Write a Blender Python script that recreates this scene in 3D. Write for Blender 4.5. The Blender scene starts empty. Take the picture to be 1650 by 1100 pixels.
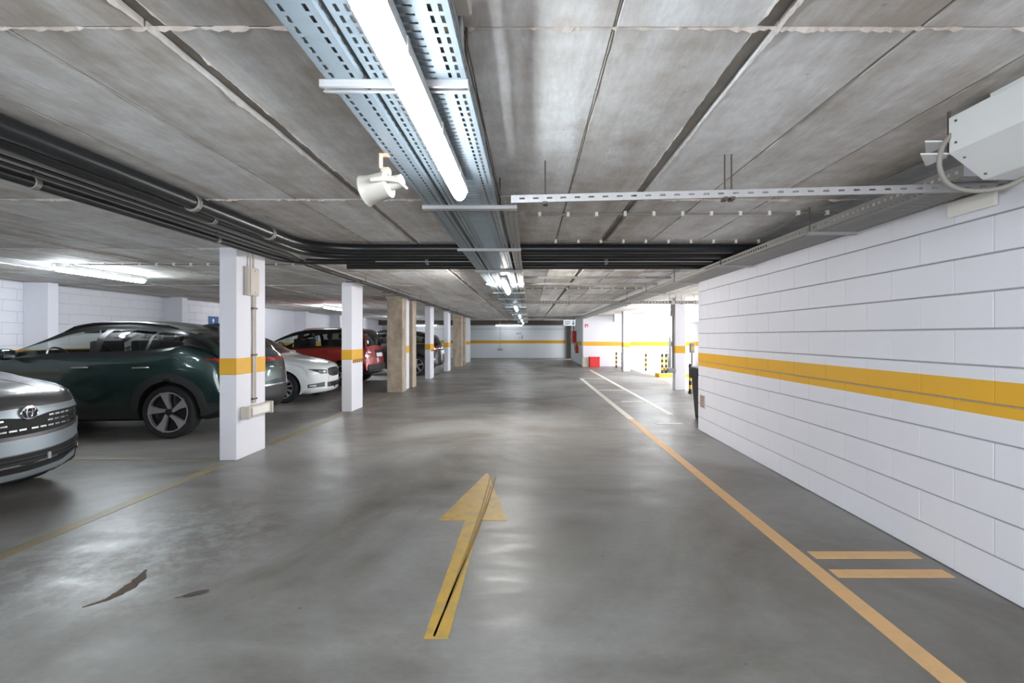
import bpy, bmesh, math, random
from mathutils import Vector, Matrix
from mathutils.bvhtree import BVHTree
random.seed(7)
S = bpy.context.scene
C = S.collection
PI = math.pi
# ------------------------------------------------------------------ camera, world, exposure
H = 1.34                       # eye height
FPX = 816.0                    # focal length in pixels of the 1650 px wide frame
cam_d = bpy.data.cameras.new('camera'); cam = bpy.data.objects.new('camera', cam_d); C.objects.link(cam)
cam.location = (0, 0, H); cam.rotation_euler = (PI/2, 0, 0)
cam_d.sensor_fit = 'HORIZONTAL'; cam_d.sensor_width = 36.0; cam_d.lens = 36.0*FPX/1650
cam_d.shift_x = -28/1650; cam_d.shift_y = -8/1650
cam_d.clip_start = 0.05; cam_d.clip_end = 200
S.camera = cam
S.view_settings.view_transform = 'Standard'; S.view_settings.look = 'None'
S.view_settings.gamma = 1.0; S.view_settings.use_curve_mapping = False
S.view_settings.exposure = 1.55
W = bpy.data.worlds.new('world'); S.world = W; W.use_nodes = True
W.node_tree.nodes['Background'].inputs[0].default_value = (0.93, 0.96, 1.0, 1)
W.node_tree.nodes['Background'].inputs[1].default_value = 3.4
def portal(name, loc, rot, sx, sy):
    l = bpy.data.lights.new(name, 'AREA'); l.shape = 'RECTANGLE'; l.size = sx; l.size_y = sy
    l.cycles.is_portal = True
    o = bpy.data.objects.new(name, l); C.objects.link(o); o.location = loc; o.rotation_euler = rot
portal('daylight_portal_ramp', (7.75, 15.5, 1.15), (0, PI/2, 0), 2.3, 13.0)
sun_d = bpy.data.lights.new('sun', 'SUN'); sun_d.energy = 11.0; sun_d.angle = 0.06; sun_d.color = (1.0, 0.97, 0.93)
sun = bpy.data.objects.new('sun', sun_d); C.objects.link(sun); sun.location = (20, 15, 12); sun.rotation_euler = (0, math.radians(58), math.radians(-8))
portal('fill_portal_rear_gap', (-0.6, -4.5, 1.15), (PI/2, 0, 0), 5.0, 2.3)  # made-up opening behind the camera, lets soft fill daylight in
LAMP = 20.0                    # strength of the fluorescent tubes

# ------------------------------------------------------------------ helpers
def link(name, me, mat=None, parent=None, loc=None):
    o = bpy.data.objects.new(name, me); C.objects.link(o)
    if mat is not None and len(me.materials) == 0: me.materials.append(mat)
    if parent is not None: o.parent = parent
    if loc is not None: o.location = loc
    return o
def tag(o, label=None, cat=None, group=None, kind=None):
    if label: o['label'] = label
    if cat: o['category'] = cat
    if group: o['group'] = group
    if kind: o['kind'] = kind
    return o
def thing(name, label, cat, loc=(0, 0, 0), rotz=0, group=None):
    o = bpy.data.objects.new(name, None); C.objects.link(o)
    o.location = loc; o.rotation_euler = (0, 0, rotz); o.empty_display_size = 0.1
    return tag(o, label, cat, group)
class MB:
    def __init__(s): s.v = []; s.f = []; s.mi = []
    def add(s, vs, fs, mi=0):
        n = len(s.v); s.v += [tuple(p) for p in vs]; s.f += [tuple(i+n for i in f) for f in fs]; s.mi += [mi]*len(fs); return s
    def box(s, x0, x1, y0, y1, z0, z1, mi=0):
        vs = [(x, y, z) for x in (x0, x1) for y in (y0, y1) for z in (z0, z1)]
        return s.add(vs, [(0,1,3,2),(4,6,7,5),(0,4,5,1),(2,3,7,6),(0,2,6,4),(1,5,7,3)], mi)
    def quad(s, a, b, c, d, mi=0): return s.add([a, b, c, d], [(0,1,2,3)], mi)
    def tube(s, pts, r, n=10, cap=True, mi=0):
        pts = [Vector(p) for p in pts]; m = len(pts); vs = []; fs = []
        up = None
        for i, p in enumerate(pts):
            t = (pts[min(i+1, m-1)]-pts[max(i-1, 0)]).normalized()
            if up is None:
                up = Vector((0, 0, 1)) if abs(t.z) < 0.9 else Vector((1, 0, 0))
            a = t.cross(up).normalized(); up = a.cross(t).normalized()
            rr = r[i] if isinstance(r, (list, tuple)) else r
            for k in range(n):
                q = 2*PI*k/n; vs.append(p + a*(rr*math.cos(q)) + up*(rr*math.sin(q)))
        for i in range(m-1):
            for k in range(n):
                k2 = (k+1) % n
                fs.append((i*n+k, i*n+k2, (i+1)*n+k2, (i+1)*n+k))
        if cap: fs.append(tuple(range(n-1, -1, -1))); fs.append(tuple((m-1)*n+k for k in range(n)))
        return s.add(vs, fs, mi)
    def lathe(s, prof, n=24, axis='z', org=(0,0,0), mi=0, closed=False):
        vs = []; fs = []; m = len(prof)
        for (r, h) in prof:
            for k in range(n):
                q = 2*PI*k/n; c, d = r*math.cos(q), r*math.sin(q)
                p = {'z': (c, d, h), 'x': (h, c, d), 'y': (d, h, c)}[axis]
                vs.append((p[0]+org[0], p[1]+org[1], p[2]+org[2]))
        for i in range(m-1 if not closed else m):
            for k in range(n):
                k2 = (k+1) % n; j = (i+1) % m
                fs.append((i*n+k, i*n+k2, j*n+k2, j*n+k))
        if not closed:
            fs.append(tuple(range(n-1, -1, -1))); fs.append(tuple((m-1)*n+k for k in range(n)))
        return s.add(vs, fs, mi)
    def prism(s, poly, a0, a1, axis='y', mi=0):
        n = len(poly)
        def P(u, v, a): return {'y': (u, a, v), 'x': (a, u, v), 'z': (u, v, a)}[axis]
        vs = [P(u, v, a0) for u, v in poly] + [P(u, v, a1) for u, v in poly]
        fs = [tuple(range(n)), tuple(range(2*n-1, n-1, -1))] + [(i, i+n, (i+1) % n+n, (i+1) % n) for i in range(n)]
        return s.add(vs, fs, mi)
    def mesh(s, name, smooth=False, bevel=0, seg=1):
        me = bpy.data.meshes.new(name)
        me.from_pydata(s.v, [], s.f); me.validate()
        if any(s.mi):
            for p, m in zip(me.polygons, s.mi): p.material_index = m
        bm = bmesh.new(); bm.from_mesh(me)
        bmesh.ops.recalc_face_normals(bm, faces=bm.faces)
        if bevel: bmesh.ops.bevel(bm, geom=list(bm.edges), offset=bevel, segments=seg, affect='EDGES', profile=0.6)
        bm.to_mesh(me); bm.free()
        if smooth:
            me.polygons.foreach_set('use_smooth', [True]*len(me.polygons))
            try: me.set_sharp_from_angle(angle=math.radians(38))
            except Exception: pass
        return me
    def build(s, name, mat, parent=None, smooth=False, bevel=0, seg=1, loc=None):
        return link(name, s.mesh(name, smooth, bevel, seg), mat, parent, loc)
def fillet(pts, r, n=6):
    pts = [Vector(p) for p in pts]; out = [pts[0]]
    for i in range(1, len(pts)-1):
        a, b, c = pts[i-1], pts[i], pts[i+1]
        u = (a-b); v = (c-b); rr = min(r, u.length*0.48, v.length*0.48)
        p0 = b+u.normalized()*rr; p1 = b+v.normalized()*rr
        for k in range(n+1):
            t = k/n; out.append(p0*(1-t)**2 + b*(2*t*(1-t)) + p1*t*t)
    out.append(pts[-1]); return out
def boxobj(name, mat, x0, x1, y0, y1, z0, z1, parent=None, bevel=0, seg=1):
    return MB().box(x0, x1, y0, y1, z0, z1).build(name, mat, parent, bevel=bevel, seg=seg)
def srgb(r, g, b):
    f = lambda c: ((c/255)/12.92 if c/255 <= 0.04045 else ((c/255+0.055)/1.055)**2.4)
    return (f(r), f(g), f(b))
ORD = ['first','second','third','fourth','fifth','sixth','seventh','eighth','ninth','tenth','eleventh','twelfth','thirteenth','fourteenth','fifteenth','sixteenth','seventeenth','eighteenth','nineteenth','twentieth']

# ------------------------------------------------------------------ materials
MAT = {}
def newmat(name):
    m = bpy.data.materials.new(name); m.use_nodes = True; MAT[name] = m
    return m, m.node_tree, m.node_tree.nodes['Principled BSDF']
def N(nt, t, **kw):
    n = nt.nodes.new(t)
    for k, v in kw.items(): setattr(n, k, v)
    return n
def L(nt, a, b): nt.links.new(a, b)
def plain(name, col, rough=0.5, metal=0.0, var=0.06, scale=9.0, coat=0.0, bump=0.0, spec=0.5):
    m, nt, b = newmat(name)
    tc = N(nt, 'ShaderNodeTexCoord'); nz = N(nt, 'ShaderNodeTexNoise'); nz.inputs['Scale'].default_value = scale; nz.inputs['Detail'].default_value = 4
    L(nt, tc.outputs['Object'], nz.inputs['Vector'])
    mx = N(nt, 'ShaderNodeMix', data_type='RGBA')
    mx.inputs['A'].default_value = tuple(c*(1-var) for c in col)+(1,); mx.inputs['B'].default_value = tuple(min(1, c*(1+var)) for c in col)+(1,)
    L(nt, nz.outputs['Fac'], mx.inputs['Factor']); L(nt, mx.outputs['Result'], b.inputs['Base Color'])
    b.inputs['Roughness'].default_value = rough; b.inputs['Metallic'].default_value = metal
    b.inputs['Specular IOR Level'].default_value = spec
    if coat: b.inputs['Coat Weight'].default_value = coat; b.inputs['Coat Roughness'].default_value = 0.04
    if bump:
        bp = N(nt, 'ShaderNodeBump'); bp.inputs['Strength'].default_value = bump; bp.inputs['Distance'].default_value = 0.01
        L(nt, nz.outputs['Fac'], bp.inputs['Height']); L(nt, bp.outputs['Normal'], b.inputs['Normal'])
    return m
WHITE = (0.79, 0.79, 0.85); YELLOW = srgb(226, 172, 40)
def wallpaint(name, band=True, bricks=False, white=WHITE, yellow=YELLOW):
    m, nt, b = newmat(name)
    g = N(nt, 'ShaderNodeNewGeometry'); sep = N(nt, 'ShaderNodeSeparateXYZ'); L(nt, g.outputs['Position'], sep.inputs[0])
    nz = N(nt, 'ShaderNodeTexNoise'); nz.inputs['Scale'].default_value = 2.2; nz.inputs['Detail'].default_value = 6; nz.inputs['Roughness'].default_value = 0.65
    L(nt, g.outputs['Position'], nz.inputs['Vector'])
    mx = N(nt, 'ShaderNodeMix', data_type='RGBA')
    mx.inputs['A'].default_value = tuple(c*0.93 for c in white)+(1,); mx.inputs['B'].default_value = tuple(white)+(1,)
    L(nt, nz.outputs['Fac'], mx.inputs['Factor'])
    # scuffs: small dark marks with their own shape, low on the wall
    n2 = N(nt, 'ShaderNodeTexNoise'); n2.inputs['Scale'].default_value = 7.0; n2.inputs['Detail'].default_value = 8; n2.inputs['Roughness'].default_value = 0.7
    mp = N(nt, 'ShaderNodeMapping'); mp.inputs['Scale'].default_value = (1, 0.7, 1.4); L(nt, g.outputs['Position'], mp.inputs[0]); L(nt, mp.outputs[0], n2.inputs['Vector'])
    r2 = N(nt, 'ShaderNodeMapRange'); r2.inputs['From Min'].default_value = 0.66; r2.inputs['From Max'].default_value = 0.80; L(nt, n2.outputs['Fac'], r2.inputs['Value'])
    m2 = N(nt, 'ShaderNodeMix', data_type='RGBA'); m2.inputs['B'].default_value = (0.42, 0.41, 0.40, 1)
    sc = N(nt, 'ShaderNodeMath', operation='MULTIPLY'); L(nt, r2.outputs[0], sc.inputs[0]); sc.inputs[1].default_value = 0.5
    L(nt, sc.outputs[0], m2.inputs['Factor']); L(nt, mx.outputs['Result'], m2.inputs['A'])
    out = m2.outputs['Result']
    if band:
        a = N(nt, 'ShaderNodeMath', operation='GREATER_THAN'); L(nt, sep.outputs['Z'], a.inputs[0]); a.inputs[1].default_value = 0.922
        c = N(nt, 'ShaderNodeMath', operation='LESS_THAN'); L(nt, sep.outputs['Z'], c.inputs[0]); c.inputs[1].default_value = 1.108
        d = N(nt, 'ShaderNodeMath', operation='MULTIPLY'); L(nt, a.outputs[0], d.inputs[0]); L(nt, c.outputs[0], d.inputs[1])
        m3 = N(nt, 'ShaderNodeMix', data_type='RGBA'); L(nt, d.outputs[0], m3.inputs['Factor']); L(nt, out, m3.inputs['A']); m3.inputs['B'].default_value = tuple(yellow)+(1,)
        out = m3.outputs['Result']
    L(nt, out, b.inputs['Base Color']); b.inputs['Roughness'].default_value = 0.55
    bp = N(nt, 'ShaderNodeBump'); bp.inputs['Strength'].default_value = 0.12; bp.inputs['Distance'].default_value = 0.01
    n3 = N(nt, 'ShaderNodeTexNoise'); n3.inputs['Scale'].default_value = 55; L(nt, g.outputs['Position'], n3.inputs['Vector'])
    h = n3.outputs['Fac']
    L(nt, h, bp.inputs['Height'])
    L(nt, bp.outputs['Normal'], b.inputs['Normal'])
    return m
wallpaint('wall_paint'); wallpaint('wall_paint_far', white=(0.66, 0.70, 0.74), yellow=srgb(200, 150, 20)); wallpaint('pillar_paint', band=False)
plain('yellow_paint', YELLOW, 0.5, var=0.05)
plain('mortar', (0.34, 0.34, 0.36), 0.9, var=0.15, scale=30)  # joints are painted light grey; shadow along the courses darkens this colour
def concrete(name, c0, c1, streak=(0.35, 3.0), rough=0.75, bump=0.25, objvar=True):
    m, nt, b = newmat(name)
    g = N(nt, 'ShaderNodeNewGeometry'); oi = N(nt, 'ShaderNodeObjectInfo')
    mp = N(nt, 'ShaderNodeMapping'); mp.inputs['Scale'].default_value = (streak[1], streak[0], 1)
    L(nt, g.outputs['Position'], mp.inputs[0])
    n1 = N(nt, 'ShaderNodeTexNoise'); n1.inputs['Scale'].default_value = 1.6; n1.inputs['Detail'].default_value = 7; n1.inputs['Roughness'].default_value = 0.62; n1.inputs['Distortion'].default_value = 0.4
    L(nt, mp.outputs[0], n1.inputs['Vector'])
    n2 = N(nt, 'ShaderNodeTexNoise'); n2.inputs['Scale'].default_value = 5.5; n2.inputs['Detail'].default_value = 8; n2.inputs['Roughness'].default_value = 0.6
    L(nt, g.outputs['Position'], n2.inputs['Vector'])
    ad = N(nt, 'ShaderNodeMix', data_type='FLOAT'); ad.inputs['Factor'].default_value = 0.4; L(nt, n1.outputs['Fac'], ad.inputs['A']); L(nt, n2.outputs['Fac'], ad.inputs['B'])
    src = ad.outputs['Result']
    if objvar:
        mr = N(nt, 'ShaderNodeMapRange'); L(nt, oi.outputs['Random'], mr.inputs['Value']); mr.inputs['To Min'].default_value = -0.10; mr.inputs['To Max'].default_value = 0.10
        pl = N(nt, 'ShaderNodeMath', operation='ADD'); L(nt, src, pl.inputs[0]); L(nt, mr.outputs[0], pl.inputs[1]); src = pl.outputs[0]
    rp = N(nt, 'ShaderNodeValToRGB'); rp.color_ramp.elements[0].position = 0.34; rp.color_ramp.elements[0].color = tuple(c0)+(1,)
    rp.color_ramp.elements[1].position = 0.64; rp.color_ramp.elements[1].color = tuple(c1)+(1,)
    L(nt, src, rp.inputs[0])
    # fine board grain and pin holes
    m4 = N(nt, 'ShaderNodeMapping'); m4.inputs['Scale'].default_value = (1.0 if streak[0] == streak[1] else 4.0, 1.0, 1.0); L(nt, g.outputs['Position'], m4.inputs[0])
    n4 = N(nt, 'ShaderNodeTexNoise'); n4.inputs['Scale'].default_value = 14; n4.inputs['Detail'].default_value = 8; n4.inputs['Roughness'].default_value = 0.75; L(nt, m4.outputs[0], n4.inputs['Vector'])
    r4 = N(nt, 'ShaderNodeMapRange'); r4.inputs['From Min'].default_value = 0.3; r4.inputs['From Max'].default_value = 0.7; r4.inputs['To Min'].default_value = 0.86; r4.inputs['To Max'].default_value = 1.08; L(nt, n4.outputs['Fac'], r4.inputs['Value'])
    v4 = N(nt, 'ShaderNodeTexVoronoi'); v4.inputs['Scale'].default_value = 7; L(nt, g.outputs['Position'], v4.inputs['Vector'])
    q4 = N(nt, 'ShaderNodeMapRange'); q4.inputs['From Min'].default_value = 0.03; q4.inputs['From Max'].default_value = 0.07; q4.inputs['To Min'].default_value = 0.72; q4.inputs['To Max'].default_value = 1.0; L(nt, v4.outputs['Distance'], q4.inputs['Value'])
    k4 = N(nt, 'ShaderNodeMath', operation='MULTIPLY'); L(nt, r4.outputs[0], k4.inputs[0]); L(nt, q4.outputs[0], k4.inputs[1])
    x4 = N(nt, 'ShaderNodeMix', data_type='RGBA', blend_type='MULTIPLY'); x4.inputs['Factor'].default_value = 1.0; L(nt, rp.outputs[0], x4.inputs['A']); L(nt, k4.outputs[0], x4.inputs['B'])
    L(nt, x4.outputs['Result'], b.inputs['Base Color'])
    b.inputs['Roughness'].default_value = rough
    n3 = N(nt, 'ShaderNodeTexNoise'); n3.inputs['Scale'].default_value = 24; n3.inputs['Detail'].default_value = 5; L(nt, g.outputs['Position'], n3.inputs['Vector'])
    bp = N(nt, 'ShaderNodeBump'); bp.inputs['Strength'].default_value = bump; bp.inputs['Distance'].default_value = 0.006
    L(nt, n3.outputs['Fac'], bp.inputs['Height']); L(nt, bp.outputs['Normal'], b.inputs['Normal'])
    return m
concrete('ceiling_concrete', srgb(184, 175, 165), srgb(240, 241, 242))
concrete('ceiling_recess', srgb(118, 108, 98), srgb(178, 172, 166), objvar=False)
concrete('mortar_fin', srgb(165, 152, 142), srgb(215, 208, 202), objvar=False, bump=0.6)
concrete('render_rough', srgb(152, 136, 118), srgb(204, 188, 168), streak=(3, 3), bump=2.0, objvar=False)
def floor_mat():
    m, nt, b = newmat('floor_concrete')
    g = N(nt, 'ShaderNodeNewGeometry')
    n1 = N(nt, 'ShaderNodeTexNoise'); n1.inputs['Scale'].default_value = 0.55; n1.inputs['Detail'].default_value = 7; n1.inputs['Roughness'].default_value = 0.6; n1.inputs['Distortion'].default_value = 0.8
    L(nt, g.outputs['Position'], n1.inputs['Vector'])
    rp = N(nt, 'ShaderNodeValToRGB'); rp.color_ramp.elements[0].position = 0.34; rp.color_ramp.elements[0].color = srgb(108, 102, 95)+(1,)
    rp.color_ramp.elements[1].position = 0.64; rp.color_ramp.elements[1].color = srgb(150, 150, 148)+(1,)
    L(nt, n1.outputs['Fac'], rp.inputs[0])
    n2 = N(nt, 'ShaderNodeTexNoise'); n2.inputs['Scale'].default_value = 3.2; n2.inputs['Detail'].default_value = 10; n2.inputs['Roughness'].default_value = 0.7
    mp = N(nt, 'ShaderNodeMapping'); mp.inputs['Scale'].default_value = (0.5, 1.3, 1); mp.inputs['Rotation'].default_value = (0, 0, 0.35)
    L(nt, g.outputs['Position'], mp.inputs[0]); L(nt, mp.outputs[0], n2.inputs['Vector'])
    r2 = N(nt, 'ShaderNodeMapRange'); r2.inputs['From Min'].default_value = 0.3; r2.inputs['From Max'].default_value = 0.75; r2.inputs['To Min'].default_value = 0.80; r2.inputs['To Max'].default_value = 1.18
    L(nt, n2.outputs['Fac'], r2.inputs['Value'])
    mu = N(nt, 'ShaderNodeMix', data_type='RGBA', blend_type='MULTIPLY'); mu.inputs['Factor'].default_value = 1.0
    L(nt, rp.outputs[0], mu.inputs['A']); L(nt, r2.outputs[0], mu.inputs['B'])
    # dark oil specks
    vo = N(nt, 'ShaderNodeTexVoronoi'); vo.inputs['Scale'].default_value = 3.0; L(nt, g.outputs['Position'], vo.inputs['Vector'])
    sp = N(nt, 'ShaderNodeMapRange'); sp.inputs['From Min'].default_value = 0.018; sp.inputs['From Max'].default_value = 0.034; sp.inputs['To Min'].default_value = 0.6; sp.inputs['To Max'].default_value = 0.0
    L(nt, vo.outputs['Distance'], sp.inputs['Value'])
    n4 = N(nt, 'ShaderNodeTexNoise'); n4.inputs['Scale'].default_value = 1.4; L(nt, g.outputs['Position'], n4.inputs['Vector'])
    th = N(nt, 'ShaderNodeMath', operation='GREATER_THAN'); th.inputs[1].default_value = 0.5; L(nt, n4.outputs['Fac'], th.inputs[0])
    pm = N(nt, 'ShaderNodeMath', operation='MULTIPLY'); L(nt, sp.outputs[0], pm.inputs[0]); L(nt, th.outputs[0], pm.inputs[1])
    ms = N(nt, 'ShaderNodeMix', data_type='RGBA'); ms.inputs['B'].default_value = srgb(84, 80, 76)+(1,)
    L(nt, pm.outputs[0], ms.inputs['Factor']); L(nt, mu.outputs['Result'], ms.inputs['A'])
    # fine mottling
    n5 = N(nt, 'ShaderNodeTexNoise'); n5.inputs['Scale'].default_value = 22; n5.inputs['Detail'].default_value = 6; n5.inputs['Roughness'].default_value = 0.7; L(nt, g.outputs['Position'], n5.inputs['Vector'])
    r5 = N(nt, 'ShaderNodeMapRange'); r5.inputs['From Min'].default_value = 0.3; r5.inputs['From Max'].default_value = 0.7; r5.inputs['To Min'].default_value = 0.93; r5.inputs['To Max'].default_value = 1.06; L(nt, n5.outputs['Fac'], r5.inputs['Value'])
    m5 = N(nt, 'ShaderNodeMix', data_type='RGBA', blend_type='MULTIPLY'); m5.inputs['Factor'].default_value = 1.0; L(nt, ms.outputs['Result'], m5.inputs['A']); L(nt, r5.outputs[0], m5.inputs['B'])
    # worn patch where the floor coating has blistered in front of the grey car
    vd = N(nt, 'ShaderNodeVectorMath', operation='DISTANCE'); L(nt, g.outputs['Position'], vd.inputs[0]); vd.inputs[1].default_value = (-2.55, 3.2, 0)
    rd = N(nt, 'ShaderNodeMapRange'); rd.inputs['From Min'].default_value = 0.25; rd.inputs['From Max'].default_value = 1.15; rd.inputs['To Min'].default_value = 0.7; rd.inputs['To Max'].default_value = 0.0; L(nt, vd.outputs['Value'], rd.inputs['Value'])
    n6 = N(nt, 'ShaderNodeTexNoise'); n6.inputs['Scale'].default_value = 7.5; n6.inputs['Detail'].default_value = 9; n6.inputs['Roughness'].default_value = 0.72; n6.inputs['Distortion'].default_value = 0.2; L(nt, g.outputs['Position'], n6.inputs['Vector'])
    r6 = N(nt, 'ShaderNodeMapRange'); r6.inputs['From Min'].default_value = 0.44; r6.inputs['From Max'].default_value = 0.62; L(nt, n6.outputs['Fac'], r6.inputs['Value'])
    p6 = N(nt, 'ShaderNodeMath', operation='MULTIPLY'); L(nt, rd.outputs[0], p6.inputs[0]); L(nt, r6.outputs[0], p6.inputs[1])
    m6 = N(nt, 'ShaderNodeMix', data_type='RGBA'); m6.inputs['B'].default_value = srgb(172, 176, 178)+(1,); L(nt, p6.outputs[0], m6.inputs['Factor']); L(nt, m5.outputs['Result'], m6.inputs['A'])
    r7 = N(nt, 'ShaderNodeMapRange'); r7.inputs['From Min'].default_value = 0.36; r7.inputs['From Max'].default_value = 0.32; r7.inputs['To Max'].default_value = 0.8; L(nt, n6.outputs['Fac'], r7.inputs['Value'])
    p7 = N(nt, 'ShaderNodeMath', operation='MULTIPLY'); L(nt, rd.outputs[0], p7.inputs[0]); L(nt, r7.outputs[0], p7.inputs[1])
    m7 = N(nt, 'ShaderNodeMix', data_type='RGBA'); m7.inputs['B'].default_value = srgb(96, 90, 84)+(1,); L(nt, p7.outputs[0], m7.inputs['Factor']); L(nt, m6.outputs['Result'], m7.inputs['A'])
    L(nt, m7.outputs['Result'], b.inputs['Base Color'])
    rr = N(nt, 'ShaderNodeMapRange'); rr.inputs['From Min'].default_value = 0.35; rr.inputs['From Max'].default_value = 0.7; rr.inputs['To Min'].default_value = 0.30; rr.inputs['To Max'].default_value = 0.56
    L(nt, n2.outputs['Fac'], rr.inputs['Value']); L(nt, rr.outputs[0], b.inputs['Roughness'])
    b.inputs['Specular IOR Level'].default_value = 0.35
    bp = N(nt, 'ShaderNodeBump'); bp.inputs['Strength'].default_value = 0.12; bp.inputs['Distance'].default_value = 0.02
    L(nt, n2.outputs['Fac'], bp.inputs['Height']); L(nt, bp.outputs['Normal'], b.inputs['Normal'])
floor_mat()
def worn(name, col, under=srgb(140, 138, 132), amount=0.5, scale=9, rough=0.5):
    m, nt, b = newmat(name)
    g = N(nt, 'ShaderNodeNewGeometry'); n1 = N(nt, 'ShaderNodeTexNoise'); n1.inputs['Scale'].default_value = scale; n1.inputs['Detail'].default_value = 9; n1.inputs['Roughness'].default_value = 0.7
    L(nt, g.outputs['Position'], n1.inputs['Vector'])
    r = N(nt, 'ShaderNodeMapRange'); r.inputs['From Min'].default_value = amount-0.06; r.inputs['From Max'].default_value = amount+0.18; r.inputs['To Max'].default_value = 0.85
    L(nt, n1.outputs['Fac'], r.inputs['Value'])
    mx = N(nt, 'ShaderNodeMix', data_type='RGBA'); mx.inputs['A'].default_value = tuple(col)+(1,); mx.inputs['B'].default_value = tuple(under)+(1,)
    L(nt, r.outputs[0], mx.inputs['Factor']); L(nt, mx.outputs['Result'], b.inputs['Base Color']); b.inputs['Roughness'].default_value = rough
worn('arrow_yellow', srgb(198, 158, 62), under=srgb(150, 136, 96), amount=0.52)
worn('line_peach', srgb(226, 182, 128), under=srgb(205, 170, 125), amount=0.56)
worn('line_white', srgb(232, 226, 216), under=srgb(200, 190, 180), amount=0.56)
worn('line_faded', srgb(150, 132, 84), under=srgb(122, 118, 110), amount=0.44, scale=3)
plain('galvanised', srgb(146, 158, 166), 0.45, 0.45, var=0.10, scale=22)
plain('galvanised_dull', srgb(150, 148, 144), 0.55, 0.4, var=0.12, scale=14)
plain('strut_metal', srgb(176, 176, 178), 0.5, 0.3, var=0.05)
plain('black_pipe', srgb(34, 36, 38), 0.32, var=0.2, scale=6)
plain('black_cable', srgb(28, 27, 27), 0.5)
plain('grey_conduit', srgb(140, 136, 130), 0.45)
plain('cream_plastic', srgb(205, 196, 186), 0.45)
plain('clip_white', srgb(235, 232, 225), 0.5)
plain('lamp_housing', srgb(190, 192, 192), 0.5)
plain('fan_white', srgb(226, 228, 228), 0.4, var=0.02)
plain('rod_dark', srgb(92, 84, 76), 0.5, 0.5)
plain('dark_void', srgb(40, 38, 36), 0.8)
plain('beam_dark', srgb(96, 90, 84), 0.8)
plain('horn_white', srgb(168, 164, 156), 0.38, var=0.02)
plain('bracket_rust', srgb(214, 172, 146), 0.5)
plain('red_paint', srgb(196, 40, 34), 0.4); plain('red_box', srgb(226, 48, 48), 0.5)
plain('blue_sign', srgb(22, 92, 150), 0.4, var=0.02); plain('sign_white', srgb(240, 242, 244), 0.4, var=0.01)
plain('text_dark', srgb(50, 56, 64), 0.6, var=0.02); plain('text_blue', srgb(110, 124, 160), 0.6, var=0.02)
plain('stripe_black', srgb(26, 26, 26), 0.5); plain('stripe_yellow', srgb(240, 178, 30), 0.5)
plain('tyre', srgb(27, 27, 28), 0.75, var=0.15, scale=30); plain('rim_silver', srgb(196, 190, 196), 0.3, 0.7, var=0.03); plain('rim_dark', srgb(34, 34, 37), 0.35, 0.3)
plain('grille_black', srgb(14, 14, 15), 0.7); plain('trim_black', srgb(17, 18, 19), 0.35, var=0.05); plain('plastic_black', srgb(30, 31, 32), 0.55, var=0.08)
plain('chrome', srgb(222, 222, 224), 0.16, 1.0, var=0.02); plain('lamp_glass', srgb(196, 200, 204), 0.12, 0.3, coat=1); plain('lens_dark', srgb(112, 116, 120), 0.15, 0.3, coat=1); plain('lamp_red', srgb(150, 16, 14), 0.15, coat=1)
plain('paint_green', srgb(26, 54, 51), 0.30, 0.5, var=0.03, coat=1.0); plain('paint_white', srgb(226, 230, 230), 0.3, 0.0, var=0.01, coat=1.0)
plain('paint_red', srgb(172, 34, 22), 0.3, 0.25, var=0.02, coat=1.0); plain('paint_black', srgb(34, 32, 33), 0.3, 0.4, var=0.03, coat=1.0)
plain('paint_grey', srgb(98, 96, 97), 0.3, 0.55, var=0.03, coat=1.0); plain('bumper_silver', srgb(150, 160, 166), 0.35, 0.4, var=0.04)
plain('seat_fabric', srgb(36, 36, 38), 0.9)
plain('dirt_brown', srgb(98, 84, 72), 0.9, var=0.3, scale=40); plain('rubber_mark', srgb(165, 132, 62), 0.7, var=0.3, scale=30)
plain('tread_mark', srgb(146, 118, 60), 0.7, var=0.3, scale=30); plain('block_beige', srgb(206, 190, 178), 0.8, var=0.12, scale=14, bump=0.4); plain('leaf_dark', srgb(78, 74, 70), 0.8)
plain('bin_black', srgb(24, 25, 26), 0.45); plain('plant_green', srgb(58, 122, 78), 0.6, var=0.3, scale=12); plain('rubber_grey', srgb(150, 150, 152), 0.5)
def emit(name, col, st):
    m, nt, b = newmat(name)
    b.inputs['Base Color'].default_value = tuple(col)+(1,); b.inputs['Roughness'].default_value = 0.4
    b.inputs['Emission Color'].default_value = tuple(col)+(1,); b.inputs['Emission Strength'].default_value = st
emit('lamp_lit', (0.86, 0.94, 1.0), LAMP*2.9); emit('lamp_near', (0.86, 0.94, 1.0), LAMP); emit('lamp_added_glow', (1.0, 0.96, 0.92), 58.0); emit('lamp_far', (0.93, 0.97, 1.0), 9.0)
def glassmat(name, tint):
    m, nt, b = newmat(name); nt.nodes.remove(b)
    out = nt.nodes['Material Output']
    tr = N(nt, 'ShaderNodeBsdfTransparent'); tr.inputs[0].default_value = tuple(tint)+(1,)
    gl = N(nt, 'ShaderNodeBsdfGlossy'); gl.inputs['Roughness'].default_value = 0.03; gl.inputs[0].default_value = (0.9, 0.9, 0.9, 1)
    lw = N(nt, 'ShaderNodeLayerWeight'); lw.inputs[0].default_value = 0.5
    pw = N(nt, 'ShaderNodeMath', operation='POWER'); L(nt, lw.outputs['Facing'], pw.inputs[0]); pw.inputs[1].default_value = 3.4
    fr = N(nt, 'ShaderNodeMath', operation='MULTIPLY_ADD'); L(nt, pw.outputs[0], fr.inputs[0]); fr.inputs[1].default_value = 0.7; fr.inputs[2].default_value = 0.04
    mx = N(nt, 'ShaderNodeMixShader'); L(nt, fr.outputs[0], mx.inputs[0]); L(nt, tr.outputs[0], mx.inputs[1]); L(nt, gl.outputs[0], mx.inputs[2])
    L(nt, mx.outputs[0], out.inputs['Surface'])
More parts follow.
